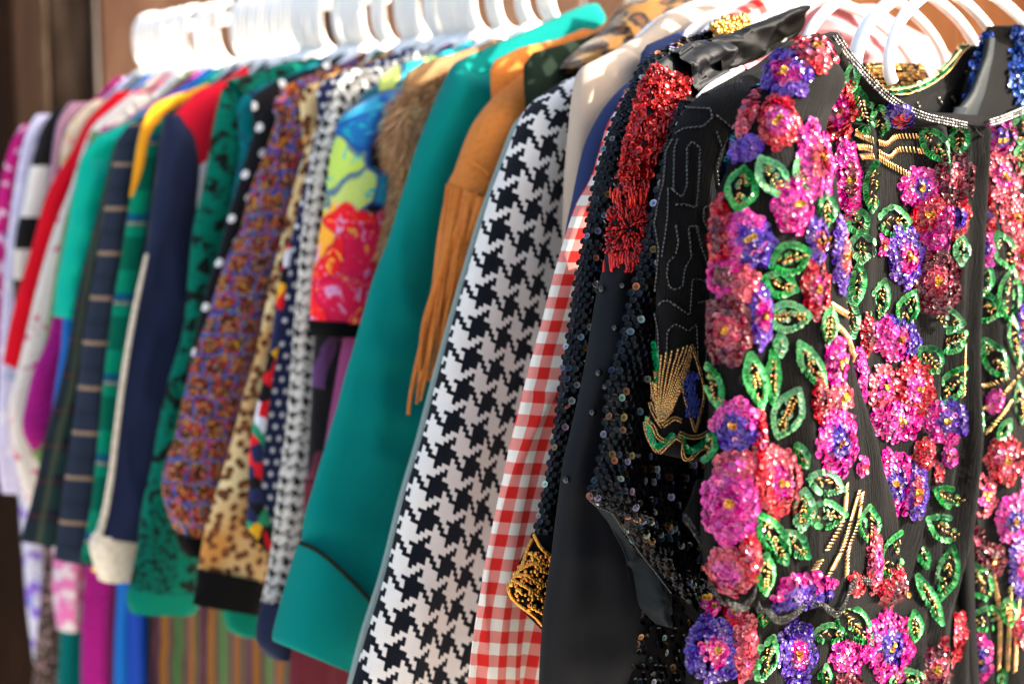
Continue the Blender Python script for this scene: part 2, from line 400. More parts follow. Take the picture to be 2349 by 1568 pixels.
    def body(s, m, zs=.10, uw=.185, hem=-.62, neck=None, h=.010, dt=.004, fold=.004, name='body', nw=.05, flare=.03, du=0):
        neck = (ZA-.012-zs) if neck is None else neck
        s.loft(name, [(zs+neck, du+nw, du-nw), (zs+neck*.62, du+nw+.045, du-nw-.045), (zs, du+uw, du-uw), (zs-.05, du+uw+.008, du-uw-.008), (zs-.2, du+uw-.01, du-uw+.01), ((zs+hem)/2, du+uw, du-uw), (hem, du+uw+flare, du-uw-flare)], m, h=h, hb=.006, fold=fold, dt=dt, uz=True, N=36, K=32, fu=14, fv=1.5)
        return s.last[0]
SURF = {}
EYE = Vector((0, 0, 0))
def hit(b, x, y):
    r = b.ray_cast(EYE, ray(x, y).normalized())
    if r[0] is None: return None
    n = r[1]
    if n.dot(r[0]) > 0: n = -n
    return r[0], n
# --- sequins, beads, bugles
class Bits:
    def __init__(s): s.V, s.F, s.C = [], [], []
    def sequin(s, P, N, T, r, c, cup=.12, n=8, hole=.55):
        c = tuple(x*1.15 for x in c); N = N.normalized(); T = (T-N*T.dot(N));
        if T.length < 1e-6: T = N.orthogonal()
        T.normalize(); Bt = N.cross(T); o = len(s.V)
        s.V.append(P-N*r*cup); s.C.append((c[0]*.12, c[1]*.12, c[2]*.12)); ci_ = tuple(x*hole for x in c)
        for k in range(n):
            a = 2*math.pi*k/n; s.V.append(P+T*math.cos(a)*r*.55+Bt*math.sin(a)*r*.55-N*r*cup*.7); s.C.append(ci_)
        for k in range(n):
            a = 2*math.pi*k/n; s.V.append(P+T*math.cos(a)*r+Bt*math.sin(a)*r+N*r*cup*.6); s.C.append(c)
        for k in range(n):
            k2 = (k+1) % n; s.F.append((o, o+1+k, o+1+k2)); s.F.append((o+1+k, o+1+n+k, o+1+n+k2, o+1+k2))
    def bugle(s, A, D, r, c, n=6):
        d = (D-A)
        if d.length < 1e-5: return
        d.normalize(); T = d.orthogonal().normalized(); Bt = d.cross(T); o = len(s.V)
        for P, rr in ((A, r*.55), (A+d*r*.3, r), (D-d*r*.3, r), (D, r*.55)):
            for k in range(n):
                a = 2*math.pi*k/n; s.V.append(P+T*math.cos(a)*rr+Bt*math.sin(a)*rr); s.C.append(c)
        for j in range(3):
            for k in range(n): s.F.append((o+j*n+k, o+j*n+(k+1) % n, o+(j+1)*n+(k+1) % n, o+(j+1)*n+k))
        s.F.append(tuple(o+k for k in range(n-1, -1, -1))); s.F.append(tuple(o+3*n+k for k in range(n)))
    def bead(s, P, r, c, n=8):
        o = len(s.V)
        s.V.append(P+UP*r); s.C.append(c)
        for j in (1, 2, 3):
            ph = math.pi*j/4
            for k in range(n):
                a = 2*math.pi*k/n; s.V.append(P+Vector((math.cos(a)*math.sin(ph), math.sin(a)*math.sin(ph), math.cos(ph)))*r); s.C.append(c)
        s.V.append(P-UP*r); s.C.append(c)
        for k in range(n):
            k2 = (k+1) % n; s.F.append((o, o+1+k, o+1+k2))
            for j in (0, 1): s.F.append((o+1+j*n+k, o+1+(j+1)*n+k, o+1+(j+1)*n+k2, o+1+j*n+k2))
            s.F.append((o+1+2*n+k, o+1+3*n, o+1+2*n+k2))
    def build(s, name, m, parent, smooth=True, label=None):
        if not s.V: return None
        o = raw(name, s.V, s.F, m, parent, cols=s.C, smooth=smooth)
        if label: o['label'] = label
        return o
def jit(c, a=.12):
    k = 1+random.uniform(-a, a)*1.6; return tuple(max(0, x*k*(1+random.uniform(-a, a))) for x in c)
def poly(pts, step):
    out = []
    P = [Vector((p[0], p[1], 0)) for p in pts]
    for i in range(len(P)-1):
        L = (P[i+1]-P[i]).length; n = max(1, int(L/step+.5))
        for k in range(n): out.append(P[i].lerp(P[i+1], k/n))
    out.append(P[-1]); return [(p.x, p.y) for p in out]
def smoothpoly(pts, step):
    P = [Vector((p[0], p[1], 0)) for p in pts]; q = []
    for i in range((len(P)-1)*8+1): v = cr(P, i/8) if len(P) > 2 else P[0].lerp(P[1], i/8); q.append((v.x, v.y))
    return poly(q, step)
def surf_line(bv, pts, lift, fallback_t=None):
    out = []
    for x, y in pts:
        h_ = hit(bv, x, y)
        if h_: out.append((h_[0]+h_[1]*lift, h_[1]))
        elif fallback_t is not None: out.append((PX(x, y, fallback_t)+FR*lift, FR))
        else: out.append(None)
    return out
def bugle_line(bt, bv, pts, step, r, c, lift=.0015, gap=.12, fb=None, rows=1, rsp=.0022, smooth=False):
    q = surf_line(bv, (smoothpoly if smooth else poly)(pts, step), lift, fb)
    for i in range(len(q)-1):
        if q[i] is None or q[i+1] is None: continue
        A, D = q[i][0], q[i+1][0]
        if (A-D).length > .03: continue
        d = (D-A); side = d.cross(q[i][1]).normalized() if d.length > 0 else PD
        for k in range(rows):
            o = side*(k-(rows-1)/2)*rsp+q[i][1]*.0006*(k % 2)
            bt.bugle(A+d*gap*.5+o, D-d*gap*.5+o, r, jit(c, .15))
def rope(bt, bv, pts, c, step=6, ln=.0062, r=.0008, fb=None, ang=.95):
    q = surf_line(bv, smoothpoly(pts, step), .002, fb)
    for i in range(len(q)-1):
        if q[i] is None or q[i+1] is None: continue
        A, nn = q[i]; d = (q[i+1][0]-A)
        if d.length < 1e-5 or d.length > .0065: continue
        d.normalize(); sd_ = d.cross(nn).normalized(); dd = (d*math.cos(ang)+sd_*math.sin(ang))*ln*.5
        bt.bugle(A-dd, A+dd, r, jit(c, .2))
def cover(g, rows_sp, rad, colf, m='black_sequin', name='sequins', tilt=.25, parent=None, i0=0, i1=1.0, dens=1.0, lift=.0012, keep=None, label=None):
    """rows of overlapping sequins over the front face of the last loft"""
    o, bv, grid, K = g.last; bt = Bits(); N = len(grid); k0 = K//2
    cols = list(range(K//2, K+1)); L = 0; acc = 0; r_i = 0
    for i in range(int(i0*(N-1))+1, int(i1*(N-1))):
        L = (grid[i][3*K//4]-grid[i-1][3*K//4]).length; acc += L
        while acc >= rows_sp:
            acc -= rows_sp; r_i += 1
            line = [grid[i][k].lerp(grid[i-1][k], acc/max(L, 1e-6)) for k in cols]; s_ = (r_i % 2)*rad*.9
            a2 = 0; nxt = s_
            for k in range(len(line)-1):
                seg = line[k+1]-line[k]; sl = seg.length
                while nxt <= a2+sl and sl > 0:
                    if random.random() < dens:
                        P = line[k]+seg*((nxt-a2)/sl)
                        dn = (grid[min(i+1, N-1)][cols[k]]-grid[i-1][cols[k]]).normalized(); nn = seg.cross(dn).normalized()
                        if nn.dot(FR) < -.2: nn = -nn
                        if nn.dot(P) > 0 and nn.dot(FR) < .2: nn = -nn
                        if keep is None or keep(P, i/(N-1)):
                            tl = tilt if random.random() > .05 else .55
                            nn2 = (nn+Vector([random.gauss(0, tl) for _ in range(3)])-dn*.15).normalized()
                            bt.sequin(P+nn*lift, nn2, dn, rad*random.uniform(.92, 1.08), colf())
                    nxt += rad*1.8
                a2 += sl
    return bt.build(name, m, parent or o, smooth=False, label=label)

# ------------------------------------------------------------------ the place: floor, boards behind the rack
def box(name, x0, x1, y0, y1, z0, z1, m, parent=None, kind=None, bev=.004):
    V = []
    for z in (z0, z1):
        for x, y in ((x0, y0), (x1, y0), (x1, y1), (x0, y1)): V.append(Vector((x, y, z)))
    F = [(3, 2, 1, 0), (4, 5, 6, 7), (0, 1, 5, 4), (1, 2, 6, 5), (2, 3, 7, 6), (3, 0, 4, 7)]
    o = raw(name, V, F, m, parent, smooth=False, kind=kind)
    if bev: md = o.modifiers.new('b', 'BEVEL'); md.width = bev; md.segments = 2
    return o
box('ground', -8, 8, -3, 9, -1.62, -1.60, 'floor_boards', kind='structure', bev=0)
def thing(name, label, cat, loc=(0, 0, 0), group=None):
    o = bpy.data.objects.new(name, None); COL.objects.link(o); o.location = loc; o['label'] = label; o['category'] = cat
    if group: o['group'] = group
    return o
YW = 3.2
wl = thing('board_wall', 'wall of upright brown and weathered boards behind the clothes rack', 'wall', (0, YW, -1.6))
xs = [-1.45, -1.215, -1.03, -.93, -.915, -.66, -.40, -.12, .16, .44, .72, 1.0, 1.28]
ms = ['grey_board', 'old_board', 'old_board', 'grey_board', 'brown_board', 'brown_board', 'brown_board', 'brown_board', 'brown_board', 'orange_board', 'orange_board', 'orange_board']
for i, m in enumerate(ms):
    box('board', xs[i]+.003, xs[i+1]-.003, YW+.01*(i % 3), YW+.06, -1.6, 1.2, m, wl)
for i in range(9): box('board', -1.452-(i+1)*.26+.003, -1.452-i*.26-.003, YW+.01*(i % 3), YW+.06, -1.6, 1.2, ['old_board', 'grey_board', 'old_board'][i % 3], wl)
for i in range(6): box('board', 1.28+i*.28+.003, 1.28+(i+1)*.28-.003, YW+.01*(i % 3), YW+.06, -1.6, 1.2, 'orange_board', wl)
p_ = box('wooden_post', -1.20, -.985, 2.88, 3.02, -1.6, 1.2, 'dark_post', bev=.01)
p_['label'] = 'very dark wooden post at the far left end of the rack'; p_['category'] = 'post'

def tube(name, pts, r, m, parent, n=12, sub=5, closed_caps=True, flat=1.0):
    P = [cr(pts, i/sub) for i in range((len(pts)-1)*sub+1)] if len(pts) > 2 else list(pts)
    V, F = [], []
    pn = None
    for i, p in enumerate(P):
        d = (P[min(i+1, len(P)-1)]-P[max(i-1, 0)]).normalized()
        if pn is None: pn = RD
        pn = (pn-d*pn.dot(d)).normalized(); b_ = d.cross(pn)
        for k in range(n):
            a = 2*math.pi*k/n; V.append(p+pn*math.cos(a)*r*flat+b_*math.sin(a)*r)
    for i in range(len(P)-1):
        for k in range(n): F.append((i*n+k, i*n+(k+1) % n, (i+1)*n+(k+1) % n, (i+1)*n+k))
    F.append(tuple(range(n-1, -1, -1))); F.append(tuple((len(P)-1)*n+k for k in range(n)))
    return raw(name, V, F, m, parent)
ZR = ZA+.082
rl = thing('clothes_rail', 'metal rail that carries the whole row of white hangers', 'clothes rail', UZ(0, -1.6, -.55))
tube('rail', [UZ(0, ZR, -.55), UZ(0, ZR, 1.47)], .011, 'rail_metal', rl, 20)
tube('upright', [UZ(0, -1.6, -.55), UZ(0, ZR, -.55)], .012, 'rail_metal', rl, 20)

# ------------------------------------------------------------------ hangers
def hanger(t, label, group, dz=0, yaw=0, r=.0046, flat=1.0, bar=True, drop=.12):
    root = thing('clothes_hanger', label, 'hanger', UZ(0, ZR, t), group)
    root.location = UZ(0, ZA, t)
    def P(u, z):
        v = Vector((u, 0)); return UZ(u*math.cos(yaw), ZA+z+dz, t+u*math.sin(yaw))
    hk = [P(0, 0), P(.012, .005), P(.0225, .017), P(.0275, .034), P(.0280, .056), P(.0235, .075), P(.010, .0885), P(-.006, .0875), P(-.0165, .076), P(-.0185, .062)]
    if not bar: hk = [P(0, 0), P(0, .018), P(.006, .034), P(.019, .046), P(.0245, .063), P(.018, .082), P(0, .0905), P(-.018, .083), P(-.0235, .066)]
    tube('hook', hk, r, 'hanger_plastic', root, flat=flat)
    for s_ in (1, -1):
        a = [P(0, 0), P(s_*.02, -.002), P(s_*.05, -drop*.16), P(s_*.10, -drop*.48), P(s_*.14, -drop*.78), P(s_*.160, -drop*.96), P(s_*.170, -drop*1.1-.01)]
        if not bar: a = [P(0, 0), P(s_*.02, -.001), P(s_*.06, -.009), P(s_*.105, -.026), P(s_*.138, -.048), P(s_*.152, -.070), P(s_*.156, -.092), P(s_*.150, -.104)]
        tube('arm', a, r, 'hanger_plastic', root)
    if bar: tube('bar', [P(.166, -drop*1.1), P(.15, -drop*1.1-.012), P(0, -drop*1.1-.014), P(-.15, -drop*1.1-.012), P(-.166, -drop*1.1)], r*.8, 'hanger_plastic', root, n=8, sub=3)
    return root
# far tight bunch, middle bunches, near ones: rail positions from where each hook hangs
def TC(x, y=80): return TX(x, 0.0, y)
hx = [('in the tight bunch at the far end of the rail', [330+i*10.5 for i in range(12)]),
      ('in the small bunch beside the narrow gap in the hooks', [468, 480, 492, 505, 520]),
      ('in the long bunch in the middle of the rail', [556+i*10.5 for i in range(14)]),
      ('glowing in the sun above the fur collar and bright coats', [705, 718, 731, 744, 757, 798, 811, 824, 837, 850, 888, 900, 942, 955, 968, 981, 1006, 1020, 1034, 1048, 1062, 1076, 1092, 1108, 1150, 1164, 1212, 1226, 1268, 1284])]
for gi, (g_, L_) in enumerate(hx):
    for i, x in enumerate(L_):
        hanger(TC(x+12), 'white plastic hanger '+g_, 'white hangers '+g_, dz=random.uniform(-.002, .002), yaw=random.uniform(-.09, .09), r=.0038 if gi < 3 else .0062, drop=.15)

# ------------------------------------------------------------------ garments, far to near
# rows are (y, left x, right x) or (left x, left y, right x, right y) of the outline
def g_(name, label, cat, hx_, u=.21, y=300): return G(name, label, cat, TX(hx_, u, y))
# far left group -----------------------------------------------------
g = G('floral_blouse', 'magenta and white floral blouse, outermost at the far left end', 'blouse', 1.52)
g.loft('sleeve', [(285, 50, 95), (330, 25, 80), (400, 5, 70), (480, -10, 60), (560, -20, 55), (700, -30, 50), (850, -30, 45)], 'magenta_floral', h=.012)
g.body('magenta_floral', zs=.06, hem=-.45)
g = G('voile_blouse', 'pale lavender blouse with loose hem between magenta floral and banded sleeves', 'blouse', 1.485)
g.loft('sleeve', [(262, 85, 150), (300, 62, 130), (380, 42, 110), (470, 28, 100), (600, 12, 90), (750, 2, 84), (900, -4, 82), (1050, -6, 78), (1130, 5, 70)], 'lavender_voile', h=.012, fold=.006)
g.body('lavender_voile', zs=.06, hem=-.5)
g = G('banded_jumper', 'jumper with broad black and white bands down its narrow sleeve', 'jumper', 1.45)
g.loft('sleeve', [(245, 130, 190), (290, 99, 160), (340, 82, 140), (400, 66, 122), (459, 56, 108), (530, 38, 92), (620, 30, 80), (700, 34, 72)], 'black_white_band', h=.014, fold=.002)
g.body('black_cloth', zs=.065, hem=-.4)
g = G('striped_blouse', 'pink and blue striped blouse peeping out behind the scarlet sleeve', 'blouse', 1.415)
g.loft('sleeve', [(235, 160, 230), (280, 132, 180), (350, 120, 170), (430, 112, 150), (500, 105, 140), (600, 85, 120)], 'pink_stripe', h=.01)
g.body('cobalt_satin', zs=.07, hem=-.4)
g = G('cream_floral_dress', 'cream dress with soft pink and olive flowers beside the scarlet sleeve', 'dress', 1.385)
g.loft('sleeve', [(228, 220, 300), (258, 182, 240), (300, 153, 215), (350, 140, 200), (420, 136, 180), (520, 110, 160)], 'beige_floral', h=.01)
g.body('beige_floral', zs=.07, hem=-.5)
g = G('scarlet_jacket', 'plain scarlet jacket with a straight cut sleeve', 'jacket', 1.35)
g.loft('sleeve', [(210, 265, 340), (250, 222, 300), (289, 192, 270), (340, 168, 240), (391, 136, 215), (459, 102, 190), (555, 76, 170), (674, 40, 130), (759, 20, 100), (6, 832, 78, 862)], 'scarlet_wool', h=.016, fold=.007, wr=.3)
g.body('scarlet_wool', zs=.075, hem=-.42)
g = G('white_floral_blouse', 'white blouse scattered with small pink flowers beside the scarlet sleeve', 'blouse', 1.315)
g.loft('sleeve', [(215, 300, 380), (250, 258, 330), (289, 214, 300), (340, 190, 270), (425, 163, 235), (526, 124, 215), (640, 90, 190), (740, 66, 160), (850, 40, 140), (20, 935, 100, 950), (35, 1060, 115, 1060), (70, 1180, 110, 1180)], 'white_floral', h=.012, fold=.005)
g.body('white_floral', zs=.075, hem=-.45)
g = G('olive_blouse', 'olive green blouse whose cuff shows under the magenta boucle sleeve', 'blouse', 1.29)
g.loft('sleeve', [(300, 210, 300), (500, 150, 230), (700, 115, 180), (850, 90, 150), (980, 62, 120), (1060, 85, 112)], 'olive_cloth', h=.01)
g.body('olive_cloth', zs=.07, hem=-.4)
g = G('boucle_coat', 'magenta and black flecked boucle coat under the turquoise sleeve', 'coat', 1.265)
g.loft('sleeve', [(290, 235, 330), (500, 170, 250), (700, 126, 200), (780, 108, 175), (850, 78, 150), (930, 58, 128), (52, 985, 100, 1000), (72, 1030, 84, 1032)], 'magenta_boucle', h=.016)
g.body('magenta_boucle', zs=.08, hem=-.5)
g = G('cobalt_dress', 'cobalt blue satin dress showing as a thin strip under turquoise sleeve', 'dress', 1.24)
g.loft('sleeve', [(290, 260, 350), (500, 200, 270), (700, 150, 210), (800, 140, 200), (900, 125, 190), (1000, 113, 180), (1040, 110, 160)], 'cobalt_satin', h=.01)
g.body('cobalt_satin', zs=.085, hem=-.5)
g = G('turquoise_jacket', 'shiny turquoise green jacket with a ruched elbow sleeve', 'jacket', 1.205)
g.loft('sleeve', [(245, 350, 420), (269, 315, 380), (306, 236, 330), (318, 218, 310), (357, 190, 290), (425, 170, 262), (526, 152, 236), (606, 136, 222), (674, 125, 205), (117, 724, 185, 740)], 'turquoise_satin', h=.024, fold=.007, fu=15, fv=8, wr=1.6)
g.body('turquoise_satin', zs=.08, hem=-.4)
g = G('black_watch_coat', 'very dark green and black tartan coat with wide sleeve', 'coat', 1.165)
g.loft('sleeve', [(255, 350, 430), (285, 300, 370), (320, 270, 350), (357, 256, 330), (459, 232, 310), (555, 206, 290), (674, 178, 280), (810, 152, 260), (912, 128, 250), (996, 105, 230), (1124, 78, 210), (46, 1240, 190, 1256)], 'black_watch', h=.018, fold=.007, fu=18)
g.body('black_watch', zs=.085, hem=-.5)
g = G('windowpane_blazer', 'navy blazer with thin tan windowpane checks and brass cuff button', 'blazer', 1.125)
g.loft('sleeve', [(235, 375, 450), (262, 330, 400), (299, 284, 360), (357, 264, 340), (459, 242, 320), (606, 220, 300), (759, 192, 280), (878, 179, 270), (996, 164, 260), (1105, 147, 250), (1197, 135, 245), (124, 1282, 240, 1298)], 'navy_windowpane', h=.018, fold=.005)
bt = Bits(); bt.bead(PX(208, 1268, g.t)+FR*.02, .006, (.75, .45, .1)); bt.bead(PX(204, 1296, g.t)+FR*.018, .006, (.75, .45, .1)); bt.build('cuff_buttons', 'metal_bead', g.root)
g.body('navy_windowpane', zs=.09, hem=-.5)
g = G('tartan_jacket', 'bright green and navy tartan jacket with yellow felt piping down its front edge', 'jacket', 1.085)
g.loft('sleeve', [(235, 415, 490), (262, 360, 450), (290, 325, 420), (350, 310, 400), (459, 298, 390), (606, 276, 370), (708, 259, 350), (844, 241, 330), (946, 231, 320), (1069, 219, 300), (1160, 208, 290), (185, 1285, 280, 1300)], 'green_tartan', h=.016, fold=.005)
g.loft('yellow_piping', [(480, 190, 480, 210), (430, 208, 430, 232), (385, 224, 392, 252), (352, 240, 372, 268), (334, 262, 364, 282), (324, 290, 350, 296), (315, 330, 338, 330), (306, 391, 326, 391), (297, 452, 303, 452)], 'yellow_felt', h=.006, hb=.002, dt=-.018, fold=.001)
g.body('green_tartan', zs=.09, hem=-.5)
g = G('navy_blazer', 'plain navy coat with cream braid edge, square cream cuff and red shoulder', 'coat', 1.035)
g.loft('shoulder_yoke', [(560, 150, 590, 200), (515, 182, 560, 260), (460, 205, 530, 340), (425, 235, 500, 420), (398, 262, 470, 440)], 'red_wool', h=.012, fold=.003)
g.loft('white_collar', [(335, 455, 500), (370, 436, 500), (400, 428, 495), (440, 430, 490), (500, 440, 480)], 'white_cotton', h=.006, dt=-.004)
g.loft('sleeve', [(262, 380, 420), (290, 372, 436), (340, 364, 450), (400, 357, 458), (480, 346, 465), (582, 333, 462), (708, 305, 450), (844, 281, 435), (996, 261, 405), (1087, 251, 380), (1178, 234, 345), (224, 1228, 324, 1240)], 'navy_wool', h=.024, fold=.013, fu=16, top=.05)
g.loft('braid_edge', [(582, 333, 341), (708, 304, 315), (844, 280, 292), (996, 260, 272), (1087, 249, 262), (1178, 232, 247), (214, 1230, 232, 1232)], 'cream_quilt', h=.005, hb=.002, dt=-.012, fold=0)
g.loft('cuff', [(212, 1222, 326, 1238), (205, 1248, 323, 1256), (214, 1290, 318, 1300), (228, 1330, 310, 1326)], 'cream_quilt', h=.026, hb=.01, fold=.003, top=0)
g.body('navy_wool', zs=.1, hem=-.5)
g = G('snake_sweater', 'green sweater with black snakeskin marks, patterned hem and ribbed welt', 'sweater', .975)
g.loft('shoulder', [(740, 168, 744, 196), (714, 144, 720, 200), (680, 137, 690, 220), (640, 146, 650, 230), (575, 168, 600, 250), (520, 184, 560, 260)], 'green_snake', h=.02, fold=.004)
g.loft('sleeve', [(172, 575, 640), (200, 516, 620), (238, 501, 610), (323, 484, 590), (391, 474, 575), (459, 459, 560), (526, 443, 550), (640, 432, 520), (759, 420, 500), (878, 385, 480), (963, 366, 460), (1062, 349, 450), (1160, 326, 445), (1251, 316, 445), (296, 1345, 448, 1352)], 'green_snake', h=.018, fold=.007, fu=18)
g.loft('patterned_hem', [(1150, 332, 452), (1180, 324, 452), (1251, 315, 452), (1300, 306, 456), (296, 1352, 458, 1360)], 'green_fairisle', h=.022, hb=.008, fold=.002, top=0)
g.loft('ribbed_welt', [(294, 1348, 456, 1356), (291, 1376, 452, 1384), (300, 1404, 438, 1404)], 'green_knit', h=.022, hb=.008, fold=.002, top=0)
g.body('green_snake', zs=.11, hem=-.45)
g = G('leaf_print_top', 'teal and dark leaf printed top between the snakeskin sweater and dotted blouse', 'top', .94)
g.loft('sleeve', [(270, 600, 660), (323, 560, 630), (391, 545, 610), (459, 532, 600), (526, 516, 590), (572, 505, 570), (650, 480, 540)], 'teal_leaf', h=.01)
g.body('teal_leaf', zs=.11, hem=-.35)
g = G('dotted_blouse', 'black blouse with white polka dots edging the confetti tweed', 'blouse', .905)
g.loft('sleeve', [(799, 148, 830, 190), (740, 168, 790, 220), (697, 184, 750, 240), (646, 216, 720, 260), (605, 247, 690, 290), (585, 299, 660, 330), (564, 367, 640, 380), (544, 432, 620, 440), (527, 486, 600, 490), (506, 570, 580, 575), (479, 647, 550, 650), (459, 725, 520, 725), (438, 815, 490, 815), (425, 850, 480, 850)], 'black_dots', h=.01, anchor=1, fold=.002, e=.7)
g.body('black_dots', zs=.115, hem=-.35)
g = G('tweed_jacket', 'confetti tweed jacket of purple squares and orange red flecks with puffed sleeve', 'jacket', .855)
g.loft('sleeve', [(765, 190, 810, 230), (700, 212, 790, 260), (655, 232, 760, 290), (630, 289, 735, 330), (605, 357, 720, 370), (578, 425, 700, 430), (551, 526, 680, 526), (520, 590, 665, 590), (476, 725, 622, 725), (452, 793, 600, 793), (428, 878, 565, 878), (402, 996, 540, 996), (376, 1069, 515, 1069), (372, 1124, 495, 1130), (388, 1186, 480, 1196), (410, 1228, 472, 1240)], 'confetti_tweed', h=.028, hb=.006, fold=.006, wr=.4, anchor=1)
g.loft('cuff', [(402, 1224, 475, 1238), (412, 1252, 472, 1262), (425, 1272, 465, 1276)], 'black_cloth', h=.018, fold=.001, top=0)
g.body('confetti_tweed', zs=.115, hem=-.3)
g = G('leopard_jacket', 'leopard print jacket in tan and cream with a wide black hem band', 'jacket', .80)
g.loft('sleeve', [(255, 745, 800), (303, 715, 770), (357, 697, 755), (435, 673, 745), (526, 652, 730), (640, 622, 705), (740, 602, 695), (830, 583, 680), (912, 558, 665), (996, 536, 650), (1105, 504, 640), (1197, 474, 635), (454, 1308, 616, 1336)], 'leopard_print', h=.012, hb=.005, fold=.004, fu=14)
g.loft('hem_band', [(454, 1304, 617, 1332), (450, 1345, 612, 1370), (441, 1384, 602, 1410)], 'black_cloth', h=.016, hb=.006, fold=.002, top=0, fu=30)
g.body('leopard_print', zs=.115, hem=-.3)
g = G('figure_print_shirt', 'navy polka dot shirt edged with bold red, yellow, white and green shapes', 'shirt', .765)
g.loft('sleeve', [(265, 765, 810), (299, 727, 780), (425, 700, 752), (510, 678, 740), (572, 664, 732), (674, 650, 722), (793, 632, 712), (878, 612, 704), (996, 590, 692), (1105, 584, 680), (1180, 600, 670), (1250, 625, 650)], 'navy_dots', h=.009, fold=.001)
g.loft('printed_front_edge', [(560, 662, 672), (640, 644, 658), (720, 632, 646), (793, 622, 638), (878, 604, 622), (996, 578, 606), (1060, 572, 600), (1140, 572, 600), (1197, 566, 622), (580, 1236, 632, 1262), (610, 1266, 634, 1280)], 'figure_print', h=.007, dt=-.014, fold=.002)
g.body('navy_dots', zs=.12, hem=-.25)
g = G('tweed_coat', 'small black and white houndstooth coat with a long narrow sleeve', 'coat', .72)
g.loft('shoulder', [(1010, 118, 1030, 170), (930, 150, 960, 215), (860, 158, 880, 240), (799, 160, 830, 270), (765, 200, 800, 300)], 'small_houndstooth', h=.018, fold=.003)
g.loft('sleeve', [(165, 800, 880), (190, 768, 860), (255, 747, 840), (306, 731, 830), (374, 714, 810), (442, 704, 790), (526, 694, 775), (640, 684, 750), (740, 676, 730), (844, 669, 722), (996, 656, 716), (1105, 641, 706), (1233, 627, 696), (1324, 613, 680), (1385, 600, 668), (604, 1412, 652, 1414)], 'small_houndstooth', h=.018, hb=.006, fold=.003, anchor=1)
g.body('small_houndstooth', zs=.12, hem=-.3)
g = G('velvet_floral_dress', 'dark velvet dress with rust, plum and teal flowers below tropical print', 'dress', .69)
g.loft('sleeve', [(400, 760, 860), (600, 735, 850), (768, 722, 830), (900, 716, 815), (1000, 712, 790), (1150, 702, 770), (1250, 694, 740), (1330, 690, 710)], 'dark_velvet_floral', h=.02, fold=.01, fu=35)
g.body('dark_velvet_floral', zs=.1, hem=-.3)
g = G('tropical_shirt', 'short sleeved tropical flower shirt in turquoise, lime and red with black hem band', 'shirt', .645)
g.loft('sleeve', [(1000, 160, 1040, 200), (898, 207, 980, 240), (850, 222, 960, 280), (786, 265, 945, 320), (769, 306, 930, 350), (757, 374, 920, 400), (745, 470, 905, 480), (731, 555, 885, 560), (717, 640, 860, 648), (712, 738, 835, 738)], 'tropical_print', h=.032, hb=.008, fold=.004, anchor=1)
g.loft('hem_band', [(711, 734, 838, 736), (711, 752, 830, 754), (716, 768, 822, 770)], 'black_cloth', h=.032, hb=.01, fold=.001, top=0)
g.body('tropical_print', zs=.125, hem=-.2)
# fur collar
g = G('fur_trimmed_coat', 'coat with a shaggy brown fur collar tucked behind the teal coat', 'coat', .60)
g.loft('fur_collar', [(1040, 165, 1060, 200), (1004, 184, 1040, 240), (945, 206, 1030, 280), (912, 238, 1015, 310), (895, 289, 1000, 350), (895, 340, 985, 390), (905, 400, 975, 430), (902, 450, 945, 470), (890, 520, 925, 530), (872, 590, 895, 596)], 'brown_fur', h=.026, hb=.01, fold=.006, fu=30)
o, bv, grid, K = g.last; bt = Bits(); N = len(grid)
for _ in range(9000):
    i = int(random.random()**1.25*(N-2)); k = random.randrange(K//2-2, K)
    P = grid[i][k].lerp(grid[i+1][k], random.random()).lerp(grid[i][(k+1) % K], random.random())
    c = (grid[i][0]+grid[i][K//2])/2; out = (P-c).normalized(); dn = (grid[i+1][k]-grid[i][k]).normalized()
    d = (out*.55+dn*.8+PD*.25+Vector([random.gauss(0, .3) for _ in range(3)])).normalized(); L = random.uniform(.012, .024)*(1 if i < N*.55 else .6)
    sd_ = d.cross(Vector((random.random(), random.random(), 1))).normalized()*.00055; b_ = len(bt.V); cc = jit(random.choice([(.55, .31, .14), (.34, .16, .06), (.74, .50, .27)]), .2)
    bend = dn*L*.25
    bt.V += [P-sd_, P+sd_, P+d*L*.5+sd_*.7, P+d*L*.5-sd_*.7, P+d*L+bend]; bt.C += [cc]*5
    bt.F += [(b_, b_+1, b_+2, b_+3), (b_+3, b_+2, b_+4)]
attr_mat('fur_strand', .6, .3, 0, 0)
h_ = bt.build('fur_pile', 'fur_strand', o, smooth=False); h_['kind'] = 'stuff'
g.body('brown_fur', zs=.125, hem=-.25, name='coat_body')

# teal coat
g = G('teal_coat', 'plain teal wool coat with a long sleeve and deep turned back cuff', 'coat', .515)
g.loft('shoulder', [(1366, 8, 1380, 90), (1330, 15, 1350, 160), (1228, 61, 1290, 230), (1126, 105, 1230, 290), (1080, 132, 1190, 330), (1048, 143, 1130, 300)], 'teal_wool', h=.02, hb=.008, fold=.004, dt=.004)
g.loft('sleeve', [(1100, 118, 1190, 170), (1046, 142, 1175, 205), (1022, 177, 1160, 240), (997, 231, 1150, 290), (970, 306, 1140, 350), (946, 374, 1120, 420), (902, 526, 1080, 550), (861, 640, 1050, 670), (810, 810, 1010, 850), (759, 996, 965, 1030), (726, 1105, 930, 1140), (700, 1190, 900, 1225), (694, 1290, 880, 1340), (690, 1350, 860, 1420)], 'teal_wool', h=.040, hb=.008, fold=.017, fu=11, fv=1.9, e=.75, wr=.45)
g.loft('cuff', [(686, 1246, 897, 1500), (680, 1266, 888, 1508), (655, 1350, 868, 1520), (628, 1455, 842, 1545), (638, 1474, 832, 1553)], 'teal_wool', h=.050, hb=.012, fold=.003, top=0, e=.7)
cfl = g.last
